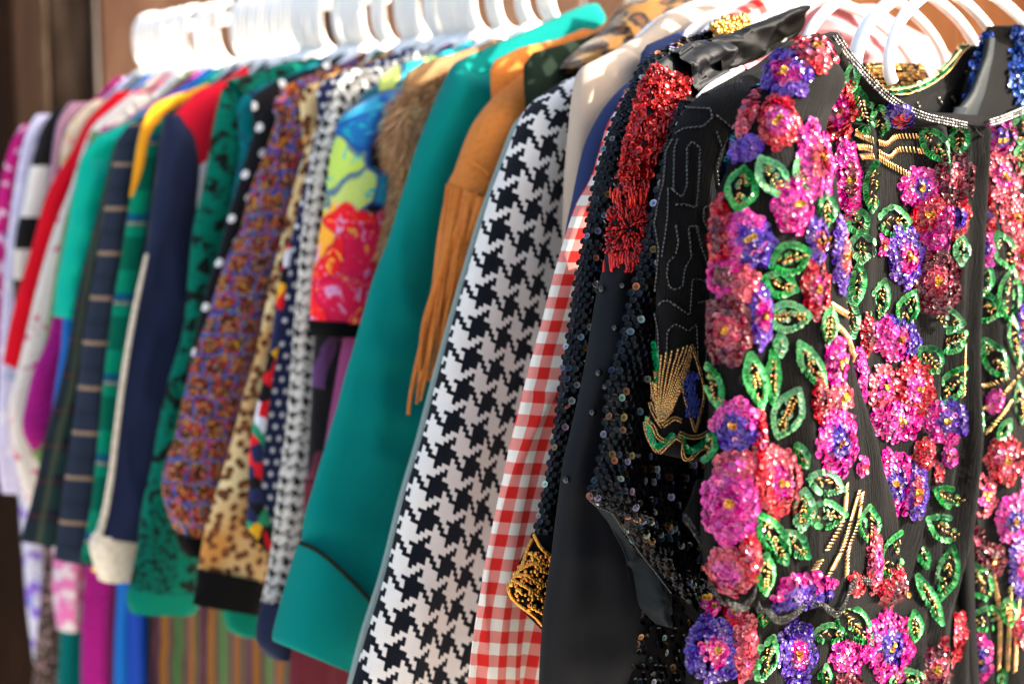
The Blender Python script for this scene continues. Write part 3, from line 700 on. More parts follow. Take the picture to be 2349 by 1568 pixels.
tube('cuff_edge_shade', [cfl[2][0][k]+(cfl[2][0][k]-cfl[2][2][k]).normalized()*.001+FR*.001 for k in range(cfl[3]//2, cfl[3], 2)], .0024, 'dark_green_wool', g.root, n=6)  # dark tube added along the cuff rim as the fold's shadow line
g.body('teal_wool', zs=.13, hem=-.62, name='coat_body')

# suede fringe jacket
g = G('suede_jacket', 'tan suede western jacket with long fringe along the sleeve', 'jacket', .455)
g.loft('shoulder', [(1450, -30, 1490, 10), (1432, 0, 1468, 40), (1381, 58, 1420, 100), (1300, 112, 1370, 160), (1262, 132, 1340, 200)], 'suede', h=.010, fold=.003, dt=-.004)
g.loft('sleeve', [(1272, 126, 1330, 200), (1211, 154, 1300, 260), (1143, 211, 1270, 320), (1092, 272, 1240, 360), (1065, 326, 1225, 390), (1042, 391, 1190, 430), (1027, 425, 1165, 470), (1012, 500, 1130, 530), (1000, 580, 1100, 600), (990, 700, 1060, 720)], 'suede', h=.034, hb=.008, fold=.005, wr=.4, top=.2)
bt_v, bt_f = [], []
slv = g.last
def strip(P0, P1, w_, ph, seed, arr):
    V, F = arr; o = len(V); n = 22
    for i in range(n+1):
        s_ = i/n; p = P0.lerp(P1, s_)+FR*(.005*math.sin(s_*6+ph)+.004*noise.noise(Vector((s_*3, seed, 1)))-.016*s_)+PD*(.006*noise.noise(Vector((s_*2.5, seed, 7)))*s_)
        wv = w_*(1-.55*s_); tw = .5*math.sin(s_*3.3+ph); a = (-PD*math.cos(tw)+FR*math.sin(tw))*wv
        V += [p-a, p-a*.3+FR*.0016, p+a*.5+FR*.0016, p+a, p+FR*-.0012]
        if i:
            for k in range(5): F.append((o+(i-1)*5+k, o+(i-1)*5+(k+1) % 5, o+i*5+(k+1) % 5, o+i*5+k))
random.seed(21)
for i in range(26):
    f = i/25; x0 = 1028+f*116; y0 = 424+f*45+random.uniform(-4, 4)
    x1 = 972+f*96+random.uniform(-12, 12); y1 = 940-190*f+random.uniform(-70, 40)
    if i < 4: x1, y1 = 966+i*9+random.uniform(0, 6), 955-i*25
    a_ = hit(slv[1], x0, y0); P0 = (a_[0]+FR*.003) if a_ else PX(x0, y0, g.t-.03)
    arr = ([], [])
    strip(P0, PX(x1, y1, g.t-.024), .0062*random.choice((.6, .8, 1, 1.3)), random.uniform(0, 6), i*3.1, arr)
    if i % 1 == 0:
        uv = [((v.z*100) % 9, v.x*100) for v in arr[0]]
        raw('fringe_strand', arr[0], arr[1], 'suede', g.root, uv)
tube('yoke_seam', [hit(slv[1], x, y)[0]+FR*.0005 for x, y in ((1076, 362), (1092, 378), (1108, 388), (1122, 402))], .0022, 'suede', g.root, n=6)
g.body('suede', zs=.13, hem=-.35)

# leopard fur collar coat
g = G('leopard_collar_coat', 'dark green coat with a big leopard fur collar and pale edge', 'coat', .405)
g.loft('sleeve', [(1398, 138, 1440, 200), (1330, 165, 1400, 230), (1262, 205, 1380, 260), (1225, 232, 1360, 300), (1202, 260, 1340, 340), (1177, 289, 1320, 400), (1150, 357, 1300, 450), (1100, 493, 1280, 560), (1056, 640, 1240, 680), (998, 844, 1180, 880), (958, 996, 1140, 1020), (915, 1142, 1090, 1170), (874, 1306, 1050, 1330), (828, 1452, 1000, 1470), (795, 1580, 950, 1590)], 'pale_lining', h=.008, fold=.001, e=.6)
g.loft('shoulder', [(1400, 132, 1450, 190), (1320, 172, 1410, 240), (1248, 212, 1380, 290), (1212, 244, 1350, 330), (1196, 280, 1300, 350)], 'dark_green_wool', h=.016, fold=.002, dt=-.006)
g.loft('fur_collar', [(1590, -50, 1600, 10), (1520, -30, 1570, 20), (1440, -2, 1545, 42), (1402, 42, 1500, 78), (1368, 82, 1448, 112), (1330, 110, 1400, 146), (1300, 138, 1346, 160), (1288, 158, 1304, 168)], 'leopard_fur', h=.026, hb=.008, fold=.003, dt=-.008, top=0)
g.body('dark_green_wool', zs=.13, hem=-.5, name='coat_body')

# big houndstooth
g = G('houndstooth_coat', 'large scale black and white houndstooth wool coat', 'coat', .335)
g.loft('collar', [(1760, -60, 1780, -20), (1700, -25, 1700, 20), (1610, 15, 1600, 60), (1540, 45, 1530, 100), (1480, 80, 1480, 140)], 'big_houndstooth', h=.01, fold=.002)
g.loft('sleeve', [(1430, 120, 1470, 180), (1340, 165, 1440, 220), (1270, 200, 1400, 250), (1211, 246, 1370, 300), (1187, 289, 1345, 340), (1160, 357, 1330, 400), (1133, 425, 1320, 460), (1112, 493, 1310, 530), (1068, 640, 1290, 670), (1010, 844, 1250, 880), (971, 996, 1200, 1030), (927, 1142, 1170, 1180), (887, 1306, 1130, 1340), (843, 1452, 1100, 1480), (800, 1600, 1080, 1620), (780, 1700, 1060, 1710)], 'big_houndstooth', h=.026, hb=.006, fold=.009, fu=12, fv=1.5, e=.7, N=90, K=48)
g.body('big_houndstooth', zs=.09, hem=-.65, name='coat_body', neck=.02)
# beige
g = G('beige_jacket', 'smooth beige jacket between the houndstooth coat and navy shirt', 'jacket', .285)
g.loft('shoulder', [(1790, -70, 1800, -20), (1680, -10, 1700, 40), (1600, 12, 1640, 90), (1530, 30, 1600, 140), (1470, 78, 1560, 190), (1400, 122, 1500, 240), (1360, 150, 1440, 260)], 'beige_gabardine', h=.018, hb=.006, fold=.004, dt=.002)
g.loft('sleeve', [(1450, 98, 1480, 150), (1375, 134, 1455, 190), (1332, 160, 1440, 220), (1316, 204, 1420, 260), (1306, 290, 1400, 330), (1297, 400, 1385, 420), (1293, 526, 1380, 530), (1296, 640, 1370, 640), (1290, 760, 1340, 760)], 'beige_gabardine', h=.020, hb=.006, fold=.006, fu=20, top=.06)
g.body('beige_gabardine', zs=.09, hem=-.25, neck=.02)
# navy shirt
g = G('navy_shirt', 'plain navy shirt showing as a thin strip before the red gingham', 'shirt', .245)
g.loft('sleeve', [(1560, 118, 1590, 160), (1500, 150, 1550, 190), (1446, 184, 1520, 230), (1398, 231, 1490, 270), (1366, 280, 1460, 320), (1343, 328, 1440, 360), (1329, 380, 1420, 400), (1313, 459, 1400, 470), (1299, 526, 1390, 530), (1294, 600, 1370, 600), (1300, 680, 1350, 680)], 'navy_poplin', h=.018, hb=.005, fold=.004)
g.body('navy_poplin', zs=.13, hem=-.3)
# gingham
g = G('gingham_dress', 'red and white gingham cotton dress', 'dress', .21)
g.loft('shoulder', [(1790, -40, 1800, 40), (1740, -10, 1770, 60), (1690, 20, 1720, 90), (1650, 45, 1680, 100), (1600, 90, 1640, 130)], 'red_gingham', h=.01, fold=.003)
g.loft('sleeve', [(1500, 150, 1540, 200), (1440, 210, 1510, 240), (1416, 252, 1490, 270), (1390, 300, 1480, 310), (1362, 400, 1450, 400), (1325, 470, 1425, 470), (1296, 555, 1410, 555), (1270, 645, 1395, 645), (1245, 742, 1375, 742), (1220, 830, 1360, 830), (1177, 996, 1340, 996), (1153, 1105, 1325, 1105), (1131, 1215, 1315, 1215), (1110, 1324, 1305, 1324), (1091, 1452, 1300, 1452), (1077, 1568, 1300, 1568), (1066, 1700, 1300, 1700)], 'red_gingham', h=.014, hb=.005, fold=.012, fu=24, fv=1.6, anchor=1, N=100, K=60, e=.7)
g.body('red_gingham', zs=.13, hem=-.65)
# black sequin strip jacket
BLK = [(.004, .004, .005)]*26+[(.012, .016, .024), (.03, .014, .008), (.02, .03, .04), (.16, .20, .24), (.24, .12, .05), (.30, .32, .34)]  # last pale entries: iridescent sequins, their bright colour also paints in glints
def blk(): return jit(random.choice(BLK), .3)
random.seed(5)
g = G('sequin_jacket', 'black jacket with dense sequin bands and a gold beaded cuff', 'jacket', .165)
g.loft('sleeve', [(1620, 70, 1640, 130), (1550, 100, 1600, 140), (1484, 136, 1560, 170), (1450, 190, 1520, 210), (1419, 252, 1500, 262), (1392, 323, 1480, 330), (1364, 425, 1450, 430), (1343, 538, 1430, 540), (1326, 623, 1420, 623), (1309, 742, 1400, 742), (1292, 844, 1380, 844), (1273, 996, 1360, 996), (1246, 1142, 1340, 1142), (1228, 1222, 1330, 1226), (1225, 1240, 1325, 1250)], 'black_cloth', h=.014, hb=.005, fold=.003, N=80)
cover(g, .0046, .0031, blk, name='sequin_bands', tilt=.07)
g.loft('cuff', [(1226, 1222, 1330, 1226), (1200, 1275, 1330, 1300), (1172, 1340, 1330, 1420), (1180, 1375, 1320, 1490), (1235, 1430, 1318, 1510)], 'black_cloth', h=.018, hb=.006, fold=.001, top=0)
cf = g.last; bt = Bits(); GOLD = (.62, .27, .045)
for pts, r in (([(1228, 1228), (1240, 1255), (1262, 1275), (1300, 1292)], .0021), ([(1222, 1240), (1212, 1262), (1203, 1290), (1192, 1310), (1178, 1330)], .0021), ([(1170, 1338), (1172, 1358), (1188, 1378), (1212, 1396), (1232, 1412), (1250, 1432), (1290, 1455)], .0021), ([(1178, 1330), (1200, 1342), (1225, 1358), (1245, 1372), (1290, 1400)], .0019), ([(1196, 1306), (1214, 1296), (1232, 1292), (1248, 1310), (1285, 1320)], .0019), ([(1215, 1270), (1232, 1278), (1244, 1290), (1280, 1300)], .0018), ([(1188, 1322), (1205, 1318), (1222, 1328), (1240, 1338), (1280, 1350)], .0018)):
    for q in surf_line(cf[1], smoothpoly(pts, 7.5), .0015, g.t-.012):
        if q: bt.bead(q[0], r*random.uniform(.9, 1.1), jit(GOLD, .12))
for _ in range(620):
    x, y = random.uniform(1180, 1300), random.uniform(1250, 1440)
    if (x-1238)**2/58**2+(y-1335)**2/70**2 < 1 and random.random() < .6+.4*math.sin(x*.35)*math.sin(y*.3):
        q = hit(cf[1], x, y)
        if q: bt.bead(q[0]+q[1]*.0015, random.choice((.0012, .0017, .0022)), jit(GOLD, .2))
bt.build('gold_beading', 'metal_bead', cf[0])
g.body('black_cloth', zs=.06, hem=-.4, name='jacket_body', neck=.04)
# satin + red beading
g = G('satin_robe', 'long black satin robe with studs and fiery red beaded shoulder', 'robe', .12)
g.loft('collar', [(1838, 12, 1846, 46), (1795, 26, 1838, 70), (1735, 52, 1800, 104), (1680, 74, 1735, 140), (1640, 88, 1665, 165), (1618, 94, 1650, 178)], 'shiny_satin', h=.005, hb=.003, fold=.006, fu=60, fv=9, dt=-.006, top=0, wr=1.2, e=.4)
g.loft('shoulder_ruching', [(1640, 90, 1665, 172), (1600, 94, 1640, 180), (1568, 104, 1610, 200), (1540, 120, 1585, 225)], 'black_satin', h=.012, fold=.008, fu=60, fv=14, dt=-.003, top=0)
g.loft('sleeve', [(1560, 110, 1620, 200), (1500, 150, 1590, 230), (1468, 221, 1575, 260), (1450, 289, 1550, 310), (1430, 360, 1530, 370), (1412, 450, 1515, 455), (1388, 586, 1490, 586), (1364, 708, 1470, 708), (1337, 861, 1445, 861), (1309, 996, 1425, 996), (1292, 1069, 1425, 1069), (1275, 1197, 1440, 1197), (1256, 1343, 1465, 1343), (1245, 1434, 1470, 1434), (1237, 1568, 1465, 1568), (1230, 1700, 1465, 1700)], 'black_satin', h=.020, hb=.005, fold=.009, fu=14, fv=2.2, N=90, K=48, wr=.3)
sl = g.last; bt = Bits()
for x, y in ((1382, 663), (1411, 752), (1374, 855), (1359, 945), (1388, 886), (1428, 655), (1300, 1100)):
    q = hit(sl[1], x, y)
    if q: bt = Bits(); bt.bead(q[0]+q[1]*.0005, .0034, (.006, .006, .007), n=12); bt.bead(q[0]+q[1]*.003, .0014, (.03, .03, .03)); bt.build('stud', 'glass_bead', sl[0])
bt = Bits(); b2 = Bits(); random.seed(11)
REDS = [(.42, .006, .006), (.32, .003, .006), (.52, .016, .010), (.20, .002, .004)]
def inred(x, y):
    L = [(150, 1483), (221, 1466), (289, 1449), (340, 1430), (425, 1421), (470, 1412), (520, 1402), (600, 1388)]
    R = [(150, 1500), (185, 1588), (235, 1568), (306, 1526), (374, 1494), (450, 1480), (500, 1482), (560, 1470), (600, 1430)]
    def f(A):
        for i in range(len(A)-1):
            if A[i][0] <= y <= A[i+1][0]: return A[i][1]+(A[i+1][1]-A[i][1])*(y-A[i][0])/(A[i+1][0]-A[i][0])
    a, b = f(L), f(R)
    if a is None or not (a < x < b): return False
    gap = 1505-(y-150)*.16                                # dark valley between the two red panels
    return not (200 < y < 420 and abs(x-gap) < 5)
for _ in range(3600):
    x, y = random.uniform(1385, 1595), random.uniform(150, 600)
    if not inred(x, y) or y > 606-abs(x-1430)*.75: continue
    if 452 < y < 478 and random.random() < .8: continue
    q = hit(sl[1], x, y)
    if not q: continue
    c = jit(random.choice(REDS), .2); lift = random.uniform(.001, .0045)
    dn = (UP*-1+PD*random.uniform(-.1, .5)+FR*random.uniform(0, .5)).normalized()
    if y > 470:
        cx, cy = 1440, 528; dn = (PX(x+(x-cx)*.3+.1, y+(y-cy)*.3, g.t)-PX(x, y, g.t)).normalized()
    P = q[0]+q[1]*lift
    if random.random() < .18 or y > 470: b2.bugle(P, P+dn*random.choice((.003, .003, .007)), .0009, c)
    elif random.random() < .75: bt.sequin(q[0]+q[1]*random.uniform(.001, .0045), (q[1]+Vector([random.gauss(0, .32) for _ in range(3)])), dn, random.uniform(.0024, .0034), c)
    else: b2.bead(P, .0013, c, n=6)
for _ in range(60):                                       # loose bugles sticking out of the red fan
    x = random.uniform(1388, 1478); y = random.choice((random.uniform(455, 480), random.uniform(575, 600)))
    q = hit(sl[1], x, y)
    if q: P = q[0]+q[1]*.003; b2.bugle(P, P+((UP if y < 500 else -UP)+PD*random.uniform(0, .5)+FR*.3).normalized()*.010, .0009, jit(REDS[2], .2))
for _ in range(130):
    a = random.random(); x = 1468-a*30+random.uniform(-8, 8); y = 560+a*62; q = hit(sl[1], x, y)
    if q: b2.bead(q[0]+q[1]*random.uniform(.001, .005), .0014, jit(REDS[1], .2), n=6)
bt.build('red_sequins', 'foil_sequin', sl[0], smooth=False); b2.build('red_beads', 'glass_bead', sl[0])
g.body('black_satin', zs=.05, hem=-.7, name='robe_body', neck=.03)

# batwing sequin top
random.seed(6)
g = G('batwing_top', 'black fish scale sequin top with drooping grey lined sleeve', 'top', .085)
g.loft('lining', [(1372, 1090, 1420, 1090), (1362, 1150, 1450, 1160), (1398, 1205, 1500, 1215), (1432, 1265, 1535, 1290), (1446, 1330, 1542, 1360), (1470, 1390, 1530, 1400), (1500, 1425, 1515, 1428)], 'grey_lining', h=.004, hb=.003, fold=.014, fu=45, fv=6, dt=.006, wr=.6)
g.loft('lower_sleeve', [(1470, 1290, 1620, 1290), (1462, 1400, 1620, 1400), (1450, 1500, 1620, 1500), (1440, 1600, 1620, 1600), (1440, 1700, 1620, 1700)], 'black_cloth', h=.008, dt=.010, fold=.004)
cover(g, .0065, .0030, blk, name='sequins', tilt=.2, dens=.6)
g.loft('sleeve', [(1560, 230, 1640, 250), (1530, 330, 1630, 340), (1502, 460, 1625, 460), (1473, 589, 1625, 589), (1449, 674, 1620, 674), (1428, 776, 1620, 776), (1398, 878, 1622, 878), (1386, 996, 1625, 1000), (1368, 1090, 1625, 1110), (1356, 1140, 1628, 1220), (1409, 1175, 1628, 1300), (1445, 1235, 1628, 1370), (1500, 1306, 1628, 1430), (1540, 1360, 1625, 1460)], 'black_cloth', h=.016, hb=.005, fold=.009, fu=16, fv=3, N=110, K=56, wr=.3)
cover(g, .0054, .0032, blk, name='sequins', tilt=.09)
sl = g.last; bt = Bits()
bugle_line(bt, sl[1], [(1350, 1146), (1366, 1160), (1400, 1174), (1428, 1215), (1445, 1238), (1472, 1275), (1500, 1310), (1536, 1358)], 8, .0009, (.03, .03, .03), fb=g.t-.012)
bt.build('beaded_hem', 'glass_bead', sl[0])
g.body('black_cloth', zs=.04, hem=-.5, name='top_body', neck=.03)
g.t -= .0

# crepe jacket with gold leaf
random.seed(8)
g = G('crepe_jacket', 'black crepe jacket with meandering bugle bead lines and a gold beaded leaf', 'jacket', .045)
g.loft('shoulder', [(1850, 88, 1870, 140), (1800, 100, 1830, 190), (1740, 145, 1790, 240), (1670, 185, 1720, 270), (1610, 215, 1660, 300)], 'black_crepe', h=.010, fold=.004)
g.loft('sleeve', [(1740, 148, 1770, 210), (1660, 190, 1730, 250), (1600, 225, 1720, 270), (1560, 275, 1715, 300), (1535, 340, 1710, 350), (1516, 420, 1700, 420), (1505, 520, 1690, 520), (1508, 620, 1690, 620), (1506, 740, 1690, 740), (1503, 850, 1690, 850), (1497, 930, 1690, 930), (1486, 968, 1690, 985), (1500, 1030, 1690, 1045), (1555, 1050, 1690, 1070)], 'black_crepe', h=.024, hb=.006, fold=.006, fu=14, fv=1.5, N=90, K=48)
sl = g.last; bt = Bits()
SB = (.06, .06, .062)
for pts in ([(1550, 309), (1570, 296), (1611, 292), (1632, 272), (1628, 252), (1577, 250), (1556, 262)], [(1540, 430), (1550, 442), (1564, 452), (1574, 425), (1575, 340), (1587, 326), (1604, 340), (1598, 442), (1594, 476), (1570, 469), (1548, 469)], [(1625, 473), (1611, 476), (1610, 503), (1618, 521), (1632, 548)],
            [(1550, 514), (1556, 555), (1550, 582)], [(1577, 521), (1584, 589), (1570, 613), (1564, 657), (1545, 664)], [(1577, 521), (1594, 518), (1608, 572), (1621, 606)], [(1545, 695), (1560, 708), (1581, 722), (1586, 640), (1618, 643)], [(1548, 742), (1562, 748), (1577, 759), (1596, 742), (1598, 800), (1600, 850)], [(1598, 694), (1622, 688)], [(1618, 790), (1616, 862)],
            [(1511, 470), (1504, 514), (1514, 570), (1508, 640), (1503, 708), (1512, 760), (1514, 827)], [(1534, 430), (1532, 500), (1520, 589)], [(1548, 586), (1534, 600), (1531, 630), (1537, 657), (1550, 664)], [(1512, 700), (1520, 690), (1536, 688), (1550, 701)], [(1531, 835), (1531, 800), (1532, 759), (1548, 742)], [(1556, 320), (1548, 345), (1545, 440)], [(1640, 300), (1652, 340), (1640, 380), (1645, 430)], [(1640, 265), (1665, 285), (1680, 300)], [(1545, 320), (1530, 350), (1524, 420), (1511, 470)]):
    bugle_line(bt, sl[1], pts, 9.5, .0010, SB, lift=.0014, gap=.14)
bt.build('bugle_bead_lines', 'metal_bead', sl[0])
bt = Bits(); GL = (.42, .24, .09)
for i in range(17):                                        # gold leaf, rows fanning from the tip
    f = i/16; x0 = 1512+f*12; y0 = 968-f*4
    top = [(1508, 850), (1512, 826), (1520, 812), (1530, 806), (1542, 802), (1555, 798), (1565, 794), (1574, 790), (1582, 790), (1584, 800), (1583, 815), (1580, 830), (1576, 846), (1571, 862), (1564, 880), (1555, 900), (1545, 925)][i]
    bugle_line(bt, sl[1], [(x0, y0), (x0+(top[0]-x0)*.5-4+10*f, y0+(top[1]-y0)*.5), top], 7, .0011, GL, lift=.002, gap=.05, smooth=True)
for pts in ([(1496, 900), (1497, 930), (1505, 955), (1520, 976)], [(1583, 790), (1600, 840), (1612, 900), (1600, 960), (1590, 990)], [(1570, 850), (1566, 900), (1580, 950), (1590, 985)], [(1520, 976), (1545, 960), (1560, 965)], [(1498, 850), (1502, 900), (1500, 915)],
            [(1484, 965), (1488, 990), (1500, 1018), (1514, 1032), (1530, 1018), (1548, 1000)], [(1482, 960), (1500, 975), (1512, 1000), (1530, 1010)], [(1548, 1000), (1562, 1010), (1565, 1040), (1580, 1048), (1600, 1030), (1620, 1020)], [(1555, 990), (1575, 1000), (1600, 1000), (1620, 990)]):
    bugle_line(bt, sl[1], pts, 6, .0009, GL, lift=.0016, gap=.05, smooth=True, rows=2, fb=g.t-.02)
bt.build('gold_leaf_beading', 'metal_bead', sl[0])
bt = Bits()
for _ in range(240):
    a = random.random(); x = 1583+random.gauss(0, 7)+a*4; y = 850+a*95; q = hit(sl[1], x, y)
    if q: P = q[0]+q[1]*.0015; bt.bugle(P, P+(UP*-.8+PD*.5+FR*.2).normalized()*.005, .0008, jit((.01, .02, .16), .3))
bt.build('blue_bugle_beads', 'glass_bead', sl[0])
bt = Bits()
for pts in ([(1488, 962), (1494, 990), (1506, 1018), (1524, 1014), (1540, 998)], [(1560, 1004), (1572, 1030), (1592, 1028), (1610, 1012)], [(1494, 790), (1500, 830), (1498, 870)]):
    bt = Bits()
    for q in surf_line(sl[1], smoothpoly(pts, 4), .002, g.t-.02):
        if q: bt.sequin(q[0], q[1]+FR*.3+Vector([random.gauss(0, .3) for _ in range(3)]), UP, .003, jit((.0, .22, .07), .2))
    bt.build('green_sequin_edge', 'sequin', sl[0], smooth=False)
g.loft('back_neck', [(2206, 106, 2262, 110), (2168, 152, 2265, 158), (2110, 194, 2268, 200), (2034, 216, 2270, 236), (1990, 260, 2270, 280), (1980, 330, 2270, 340)], 'black_crepe', h=.008, fold=.004, top=0)
nk = g.last; bt = Bits(); b2 = Bits()
NL = [(2218, 106), (2200, 124), (2178, 150), (2150, 176), (2118, 196), (2085, 208), (2050, 214), (2035, 213)]
for q in surf_line(nk[1], smoothpoly(NL, 5), .003, g.t-.01):
    if q:
        bt.sequin(q[0], q[1]+Vector([random.gauss(0, .35) for _ in range(3)]), PD, .0034, jit((.01, .28, .10), .2)); bt.sequin(q[0]+UP*-.002, q[1]+Vector([random.gauss(0, .4) for _ in range(3)]), UP, .0034, jit((.01, .20, .07), .2))
bt.build('green_neck_sequins', 'sequin', nk[0], smooth=False)
for o_ in (-7, 7): bugle_line(b2, nk[1], [(x+o_*.5, y+o_) for x, y in NL], 9, .0011, (.55, .35, .16), lift=.003, fb=g.t-.012, smooth=True)
for x, y in ((2225, 130), (2240, 122), (2212, 165), (2250, 150), (2150, 225), (2100, 235), (2180, 220)): bugle_line(b2, nk[1], [(x, y), (x+8, y+14)], 9, .0009, (.3, .28, .24))
b2.build('neck_beads', 'metal_bead', nk[0])
g.body('black_crepe', zs=.04, hem=-.6, name='jacket_body', neck=.02)

# gold beaded collar garment and pearl neckline
g = G('gold_beaded_top', 'top crusted with gold beads at the neck under the white hangers', 'top', .105)
g.loft('neck', [(145, 1975, 2110), (180, 1970, 2130), (220, 1980, 2150), (300, 1990, 2160)], 'black_cloth', h=.008, fold=.001, top=0)
nk = g.last; bt = Bits()
for r_ in range(11):
    y = 146+r_*7.5
    for q in surf_line(nk[1], smoothpoly([(1985-r_*1.5, y+4), (2010, y-3+4*math.sin(r_)), (2045, y+3*math.cos(r_*2)), (2080, y+2), (2112, y+8)], 6.2), .002):
        if q and random.random() < .9: bt.bead(q[0]+q[1]*random.uniform(0, .003), random.choice((.0016, .002)), jit((.62, .36, .12), .15))
bt.build('gold_beading', 'metal_bead', nk[0])
g.loft('shoulder_edge', [(1700, 44, 1716, 60), (1670, 50, 1680, 76), (1640, 62, 1650, 84), (1620, 74, 1628, 92)], 'black_cloth', h=.006, fold=.001, top=0, dt=.05)
nk = g.last; bt = Bits()
for _ in range(260):
    a = random.random(); x = 1705-a*72+random.uniform(-4, 4); y = 46+a*26+random.uniform(-8, 14); q = hit(nk[1], x, y)
    P = (q[0]+q[1]*random.uniform(.001, .006)) if q else None
    if P: bt.bead(P, random.choice((.0016, .0024)), jit((.60, .33, .08), .2))
bt.build('gold_beading', 'metal_bead', nk[0])
g = G('pearl_edged_top', 'black top with a band of small pearls along its neckline', 'top', .065)
g.loft('neck_band', [(1704, 158, 1712, 180), (1660, 180, 1672, 205), (1620, 204, 1636, 232), (1598, 230, 1606, 246)], 'black_cloth', h=.006, fold=.001, top=0)
nk = g.last; bt = Bits()
for r_ in range(4):
    for q in surf_line(nk[1], smoothpoly([(1702+r_*2, 160+r_*5), (1660+r_*3, 182+r_*5), (1622+r_*3, 206+r_*5), (1600+r_, 232+r_*3)], 6), .002, g.t-.008):
        if q: bt.bead(q[0], .0018, (.70, .66, .60) if r_ < 3 else (.55, .32, .1))
bt.build('pearls', 'glass_bead', nk[0])
g.body('black_cloth', zs=.04, hem=-.5, neck=.02)

# pink knit behind the near hangers
g = G('pink_cardigan', 'sunlit pink knitted cardigan behind the near hangers', 'cardigan', .19)
g.loft('shoulder', [(15, 1850, 1990), (60, 1840, 2060), (100, 1850, 2130), (140, 1880, 2180), (200, 1900, 2200), (320, 1900, 2220)], 'pink_knit', h=.02, fold=.008, fu=14, fv=6, wr=.8, top=0)
g.body('pink_knit', zs=.09, hem=-.5, neck=.05)
# blue sequin jacket
g = G('blue_sequin_jacket', 'black jacket with royal blue sequin edges behind the floral one', 'jacket', .022)
g.loft('sleeve', [(190, 1742, 1800), (230, 1712, 1790), (280, 1692, 1780), (330, 1676, 1770), (400, 1662, 1760), (480, 1660, 1750)], 'black_cloth', h=.012, fold=.002)
def blu(): return jit(random.choice([(.01, .06, .32), (.01, .22, .36), (.02, .40, .38), (.01, .04, .20)]), .2)
cover(g, .0045, .0026, blu, m='foil_sequin', name='blue_sequins', tilt=.35)
g.loft('front_lapel', [(60, 2268, 2420), (90, 2252, 2440), (130, 2236, 2450), (180, 2215, 2460), (230, 2202, 2470), (280, 2195, 2480), (340, 2190, 2490)], 'black_cloth', h=.008, fold=.004, top=0)
nk = g.last; bt = Bits(); random.seed(3)
for _ in range(700):
    if random.random() < .45: a = random.random(); x, y = 2262-a*62+random.gauss(0, 5)+4, 78+a*200
    else: x, y = random.gauss(2342, 14), random.uniform(60, 300)
    q = hit(nk[1], x, y)
    if q: bt.sequin(q[0]+q[1]*.002, q[1]+Vector([random.gauss(0, .5) for _ in range(3)]), UP, .0029, jit((.012, .06, .30), .3))
bt.build('blue_sequins', 'foil_sequin', nk[0], smooth=False)
g.loft('satin_facing', [(88, 2262, 2276), (130, 2254, 2272), (170, 2240, 2262), (215, 2222, 2252), (250, 2196, 2240), (275, 2180, 2232), (292, 2176, 2228)], 'grey_lining', h=.004, hb=.002, dt=-.008, fold=.002, top=0)
g.body('black_cloth', zs=.02, hem=-.5, neck=.02)

# ------------------------------------------------------------------ the floral sequin jacket in front
random.seed(17)
g = G('floral_sequin_jacket', 'black chiffon jacket covered in pink, red and purple sequin flowers, nearest on the rail', 'jacket', -.012)
g.loft('front_panel', [(1893, 78, 1906, 82), (1872, 106, 1920, 120), (1850, 154, 1952, 170), (1840, 204, 2000, 226), (1832, 244, 2056, 256), (1826, 272, 2124, 280), (1822, 300, 2222, 292), (1822, 340, 2230, 330), (1825, 420, 2232, 420), (1830, 600, 2225, 600), (1820, 800, 2216, 800), (1800, 1000, 2212, 1000), (1740, 1200, 2206, 1200), (1680, 1330, 2204, 1330), (1610, 1400, 2208, 1400), (1585, 1480, 2214, 1480), (1575, 1568, 2218, 1568), (1565, 1720, 2224, 1720)], 'crinkled_chiffon', h=.012, hb=.005, fold=.013, fu=32, fv=.9, N=130, K=130, e=.45, top=.03, seed=4.2)
fp = g.last
g.loft('right_panel', [(2262, 280, 2360, 240), (2250, 300, 2420, 290), (2244, 400, 2480, 400), (2240, 600, 2520, 600), (2232, 800, 2540, 800), (2228, 1000, 2550, 1000), (2222, 1200, 2560, 1200), (2222, 1400, 2570, 1400), (2232, 1568, 2580, 1568), (2236, 1720, 2590, 1720)], 'crinkled_chiffon', h=.012, hb=.005, fold=.009, fu=26, fv=1.1, N=110, K=80, e=.45, top=.03, seed=9.1)
rp = g.last
g.loft('placket', [(2222, 288, 2258, 284), (2226, 340, 2250, 340), (2222, 600, 2244, 600), (2212, 800, 2238, 800), (2208, 1000, 2230, 1000), (2200, 1200, 2226, 1200), (2202, 1400, 2228, 1400), (2212, 1600, 2238, 1600), (2216, 1720, 2240, 1720)], 'black_cloth', h=.006, hb=.004, dt=-.004, fold=.002, top=0)
g.loft('sleeve', [(1906, 74, 1924, 78), (1868, 84, 1912, 116), (1835, 96, 1895, 150), (1790, 116, 1880, 178), (1757, 160, 1862, 212), (1735, 215, 1842, 262), (1706, 258, 1828, 300), (1684, 320, 1822, 345), (1668, 395, 1832, 400), (1645, 450, 1846, 450), (1634, 560, 1868, 560), (1628, 700, 1888, 700), (1626, 850, 1905, 850), (1624, 1000, 1950, 1000), (1614, 1100, 1972, 1100), (1606, 1200, 1984, 1200), (1614, 1290, 1990, 1290), (1632, 1345, 1990, 1338), (1660, 1375, 1975, 1360)], 'crinkled_chiffon', h=.040, hb=.004, fold=.012, fu=17, fv=1.4, N=120, K=90, e=.62, top=.12, seed=2.7, dt=-.014)
sv = g.last
g.loft('sleeve_flare', [(1100, 1600, 1700), (1150, 1582, 1700), (1189, 1568, 1700), (1220, 1590, 1700), (1251, 1612, 1700), (1600, 1290, 1700, 1300)], 'crinkled_chiffon', h=.004, dt=-.004, fold=.002)
